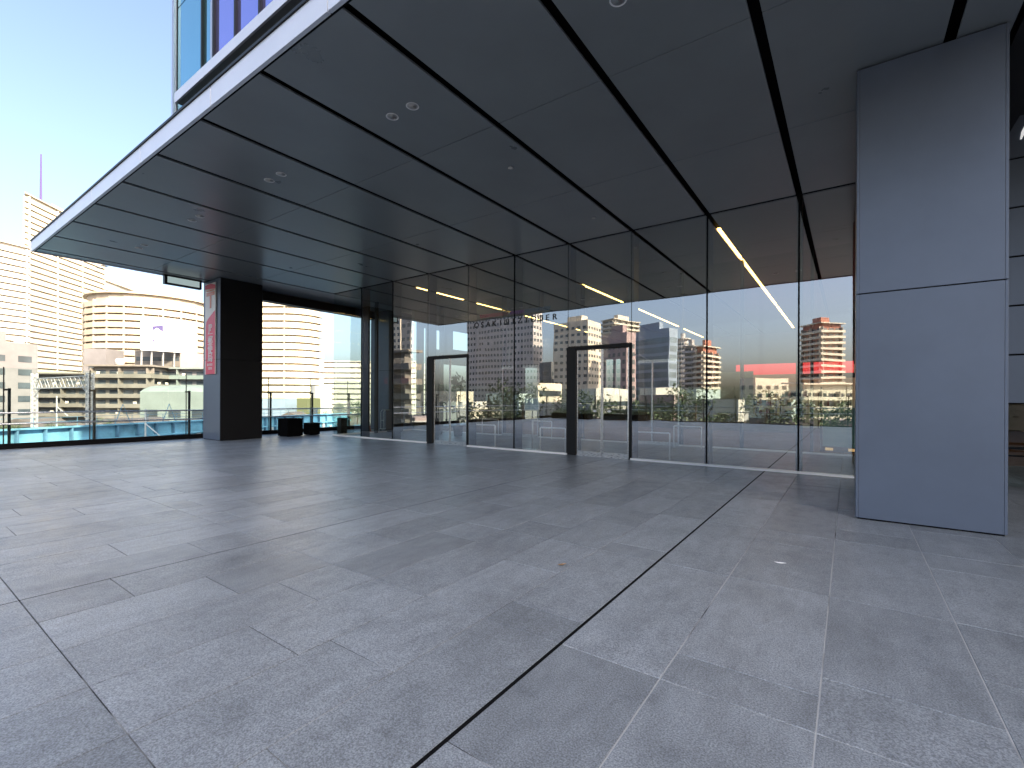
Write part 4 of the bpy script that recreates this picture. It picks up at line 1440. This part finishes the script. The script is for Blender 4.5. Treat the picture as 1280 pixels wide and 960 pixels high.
for k, (px, dp, s) in enumerate(((6, 92, .6), (16, 97, .7), (28, 95, .55), (118, 104, .6), (131, 100, .7), (143, 108, .65), (214, 106, .6), (236, 100, .55), (350, 108, .7), (362, 104, .8), (386, 110, .8), (398, 104, .7), (412, 118, .9), (432, 150, 1.2), (447, 160, 1.2), (424, 170, 1.3))):
    q = P(px, 498, dp)
    TREES.append((q.x, q.y, 'one of the many small trees scattered among the low blocks beyond the girder', 'small trees scattered beyond the girder', s))
# trees mirrored in the glass
for i, (px, dp, lab) in enumerate(((600, 60, 'a'), (625, 66, 'b'), (652, 58, 'c'), (700, 70, 'd'), (724, 62, 'e'), (772, 66, 'f'), (804, 56, 'g'), (826, 64, 'h'), (868, 70, 'i'), (905, 75, 'j'), (960, 70, 'k'), (1030, 72, 'l'))):
    q = M(P(px, 498, dp))
    kind = 'taller' if i % 2 else 'bushy'
    TREES.append((q.x, q.y, 'mirrored leafy street tree before the far towers, seen only in the lobby glass', 'street trees mirrored in the lobby glass', 1.3 + 0.15 * (i % 3)))
for i, (x, y, lab, grp, s) in enumerate(TREES):
    pr = (tp1, tp2)[i % 2]
    o = pr if i < 2 else copy_tree(pr)
    o.location = (x, y, -8)
    o.rotation_euler = (0, 0, i * 1.1)
    o.scale = (s, s, s * 1.05)
    o['label'] = lab
    o['group'] = grp

# ---- city behind the viewer, seen mirrored in the lobby glass
GM = 'towers mirrored in the lobby glass'
def mb(name, label, xl, xc, xr, yt, depth, style, wall, **k):
    return building(name, label, corner_poly(xl, xc, xr, depth, -0.75 if xc > 900 else (-0.35 if xc > 740 else 0.0)), ztop(yt, depth), style, wall, group=GM, **k)
mb('grid_tower', 'mirrored grey tower of small square windows behind the building name', 583, 667, 677, 372, 225, 'grid', w_lgrey, bay=2.0, wh=1.3)
mb('plain_tower', 'mirrored beige tower with a sunlit right side above the near door', 691, 735, 751, 402, 205, 'grid', w_cream, bay=2.6, wh=1.2)
mb('balcony_tower', 'mirrored orange cream tower behind the grey office above the near door', 755, 767, 797, 399, 320, 'balcony', w_cream, balc=w_cream)
mb('office_building', 'mirrored mauve grey office right of the near door', 752, 783, 795, 417, 170, 'grid', w_pink, bay=2.2, wh=1.5)
mb('glass_office', 'mirrored dark blue glass office with stepped top', 783, 836, 847, 412, 185, 'ribbon', w_blue, glassm=m_pane2, wh=2.2, fh=3.4)
building('round_tower', 'mirrored slim round pale tower right of the blue glass office', [(q.x, q.y) for q in [M(P(854, 498, 300) + V((3.4 * math.cos(a * 0.5236), 3.4 * math.sin(a * 0.5236), 0))) for a in range(12)]], ztop(424, 300), 'balcony', w_white, group=GM, bay=3)
mb('balcony_tower', 'mirrored grey slab between the round pale tower and the red cream tower', 858, 866, 872, 432, 270, 'balcony', w_grey, balc=w_lgrey)
mb('balcony_tower', 'mirrored red and cream balcony tower left of a dark fin', 871, 878, 895, 432, 260, 'balcony', w_red, balc=w_cream)
mb('balcony_tower', 'mirrored red and cream tower standing alone near the clad column', 1003, 1027, 1050, 403, 250, 'balcony', w_red, balc=w_cream)
mb('plain_tower', 'mirrored cream tower at the far end of the glass', 484, 500, 501.5, 392, 230, 'grid', w_cream, bay=2.4)
mb('plain_tower', 'mirrored grey tower beside the cream one at the far end of the glass', 501, 514, 517, 398, 200, 'grid', w_grey, bay=2.4)
mb('apartment_block', 'mirrored brown low block with open balconies at the far end of the glass', 484, 512, 514, 441, 95, 'balcony', w_brown, bay=3.5, roofs=False)
mb('office_building', 'mirrored dark brown block between the grid tower and the beige tower', 675, 688, 692, 455, 190, 'grid', w_dark, roofs=False)
mb('low_block', 'mirrored sunlit yellow low block below the dark brown one', 666, 672, 702, 482, 120, 'ribbon', w_cream, roofs=False)
mb('low_block', 'mirrored long pale low block under the near door towers', 720, 745, 790, 488, 150, 'ribbon', w_white, roofs=False)
mb('low_block', 'mirrored pale low block below the blue glass office', 800, 820, 850, 487, 140, 'ribbon', w_white, roofs=False)
mb('low_block', 'mirrored teal low block below the red cream tower', 850, 870, 900, 489, 150, 'ribbon', w_teal, roofs=False)
mb('low_block', 'mirrored sunlit cream low block left of the lone red tower', 925, 945, 985, 474, 170, 'grid', w_cream, roofs=False)
mb('low_block', 'mirrored sunlit low block below the lone red tower', 985, 1005, 1066, 478, 150, 'balcony', w_cream, roofs=False)
rnd = random.Random(77)
for k in range(26):
    px, dp = 500 + k * 21 + rnd.uniform(-8, 8), rnd.uniform(80, 165)
    c = M(P(px, 498, dp))
    w_, d_, zt = rnd.uniform(6, 14), rnd.uniform(6, 12), rnd.uniform(-4.5, 2.5)
    poly = [(c.x - w_ / 2, c.y), (c.x + w_ / 2, c.y), (c.x + w_ / 2, c.y - d_), (c.x - w_ / 2, c.y - d_)]
    building('city_house', 'small mirrored city block among the street trees below the far towers', poly, zt, rnd.choice(('grid', 'grid', 'ribbon')), rnd.choice((w_white, w_cream, w_lgrey, w_teal, w_pink, w_grey, w_brown)), fh=3.0, bay=3, roofs=False, group='low city blocks mirrored below the towers')
# mirrored street lamp
q = M(P(815, 498, 45))
t = thing('street_lamp', (q.x, q.y, -8), 'tall pale street lamp mirrored before the blue glass office', 'street lamp')
MB().tube([(q.x, q.y, -8), (q.x, q.y, ztop(450, 45))], 0.11, 8, r1=0.07).build('pole', m_galv, t)
MB().tube([(q.x, q.y, ztop(450, 45) - 0.1), (q.x - 1.2, q.y, ztop(446, 45) + 0.3)], 0.05, 6).build('arm', m_galv, t)
MB().box(q.x - 1.7, q.x - 1.15, q.y - 0.15, q.y + 0.15, ztop(446, 45) + 0.25, ztop(446, 45) + 0.38).build('lamp_head', m_galv, t)
# unseen tower, added to cast shade over the plaza
building('added_shade_tower', 'tall grey office wing of the same complex on the sunny side of the plaza', [(110, -55), (140, -55), (140, 30), (110, 30)], 122, 'ribbon', w_blue, glassm=m_pane2, fh=4.0, wh=2.4, z0=-8)
# low planting at the edge behind the viewer
m_hedge = foliage('hedge_leaf', (0.04, 0.07, 0.03))
for i in range(2):
    x = -17.5 + i * 4.4
    t = thing('planter_hedge', (x, -9.8, 0), ('mirrored dark clipped hedge in a long black planter at the plaza edge'), 'hedge', 'hedges in planters at the plaza edge behind the viewer')
    MB().box(x - 1.6, x + 1.6, -10.2, -9.4, 0.003, 0.42).build('planter', m_blk, t, bevel=0.01)
    rnd = random.Random(50 + i)
    b = MB()
    for k in range(16):
        leaf_mesh(b, rnd, (x - 1.45 + 2.9 * k / 15, -9.8, 0.6), (0.22, 0.32, 0.22), 45, 0.1)
    b.build('foliage', m_hedge, t)
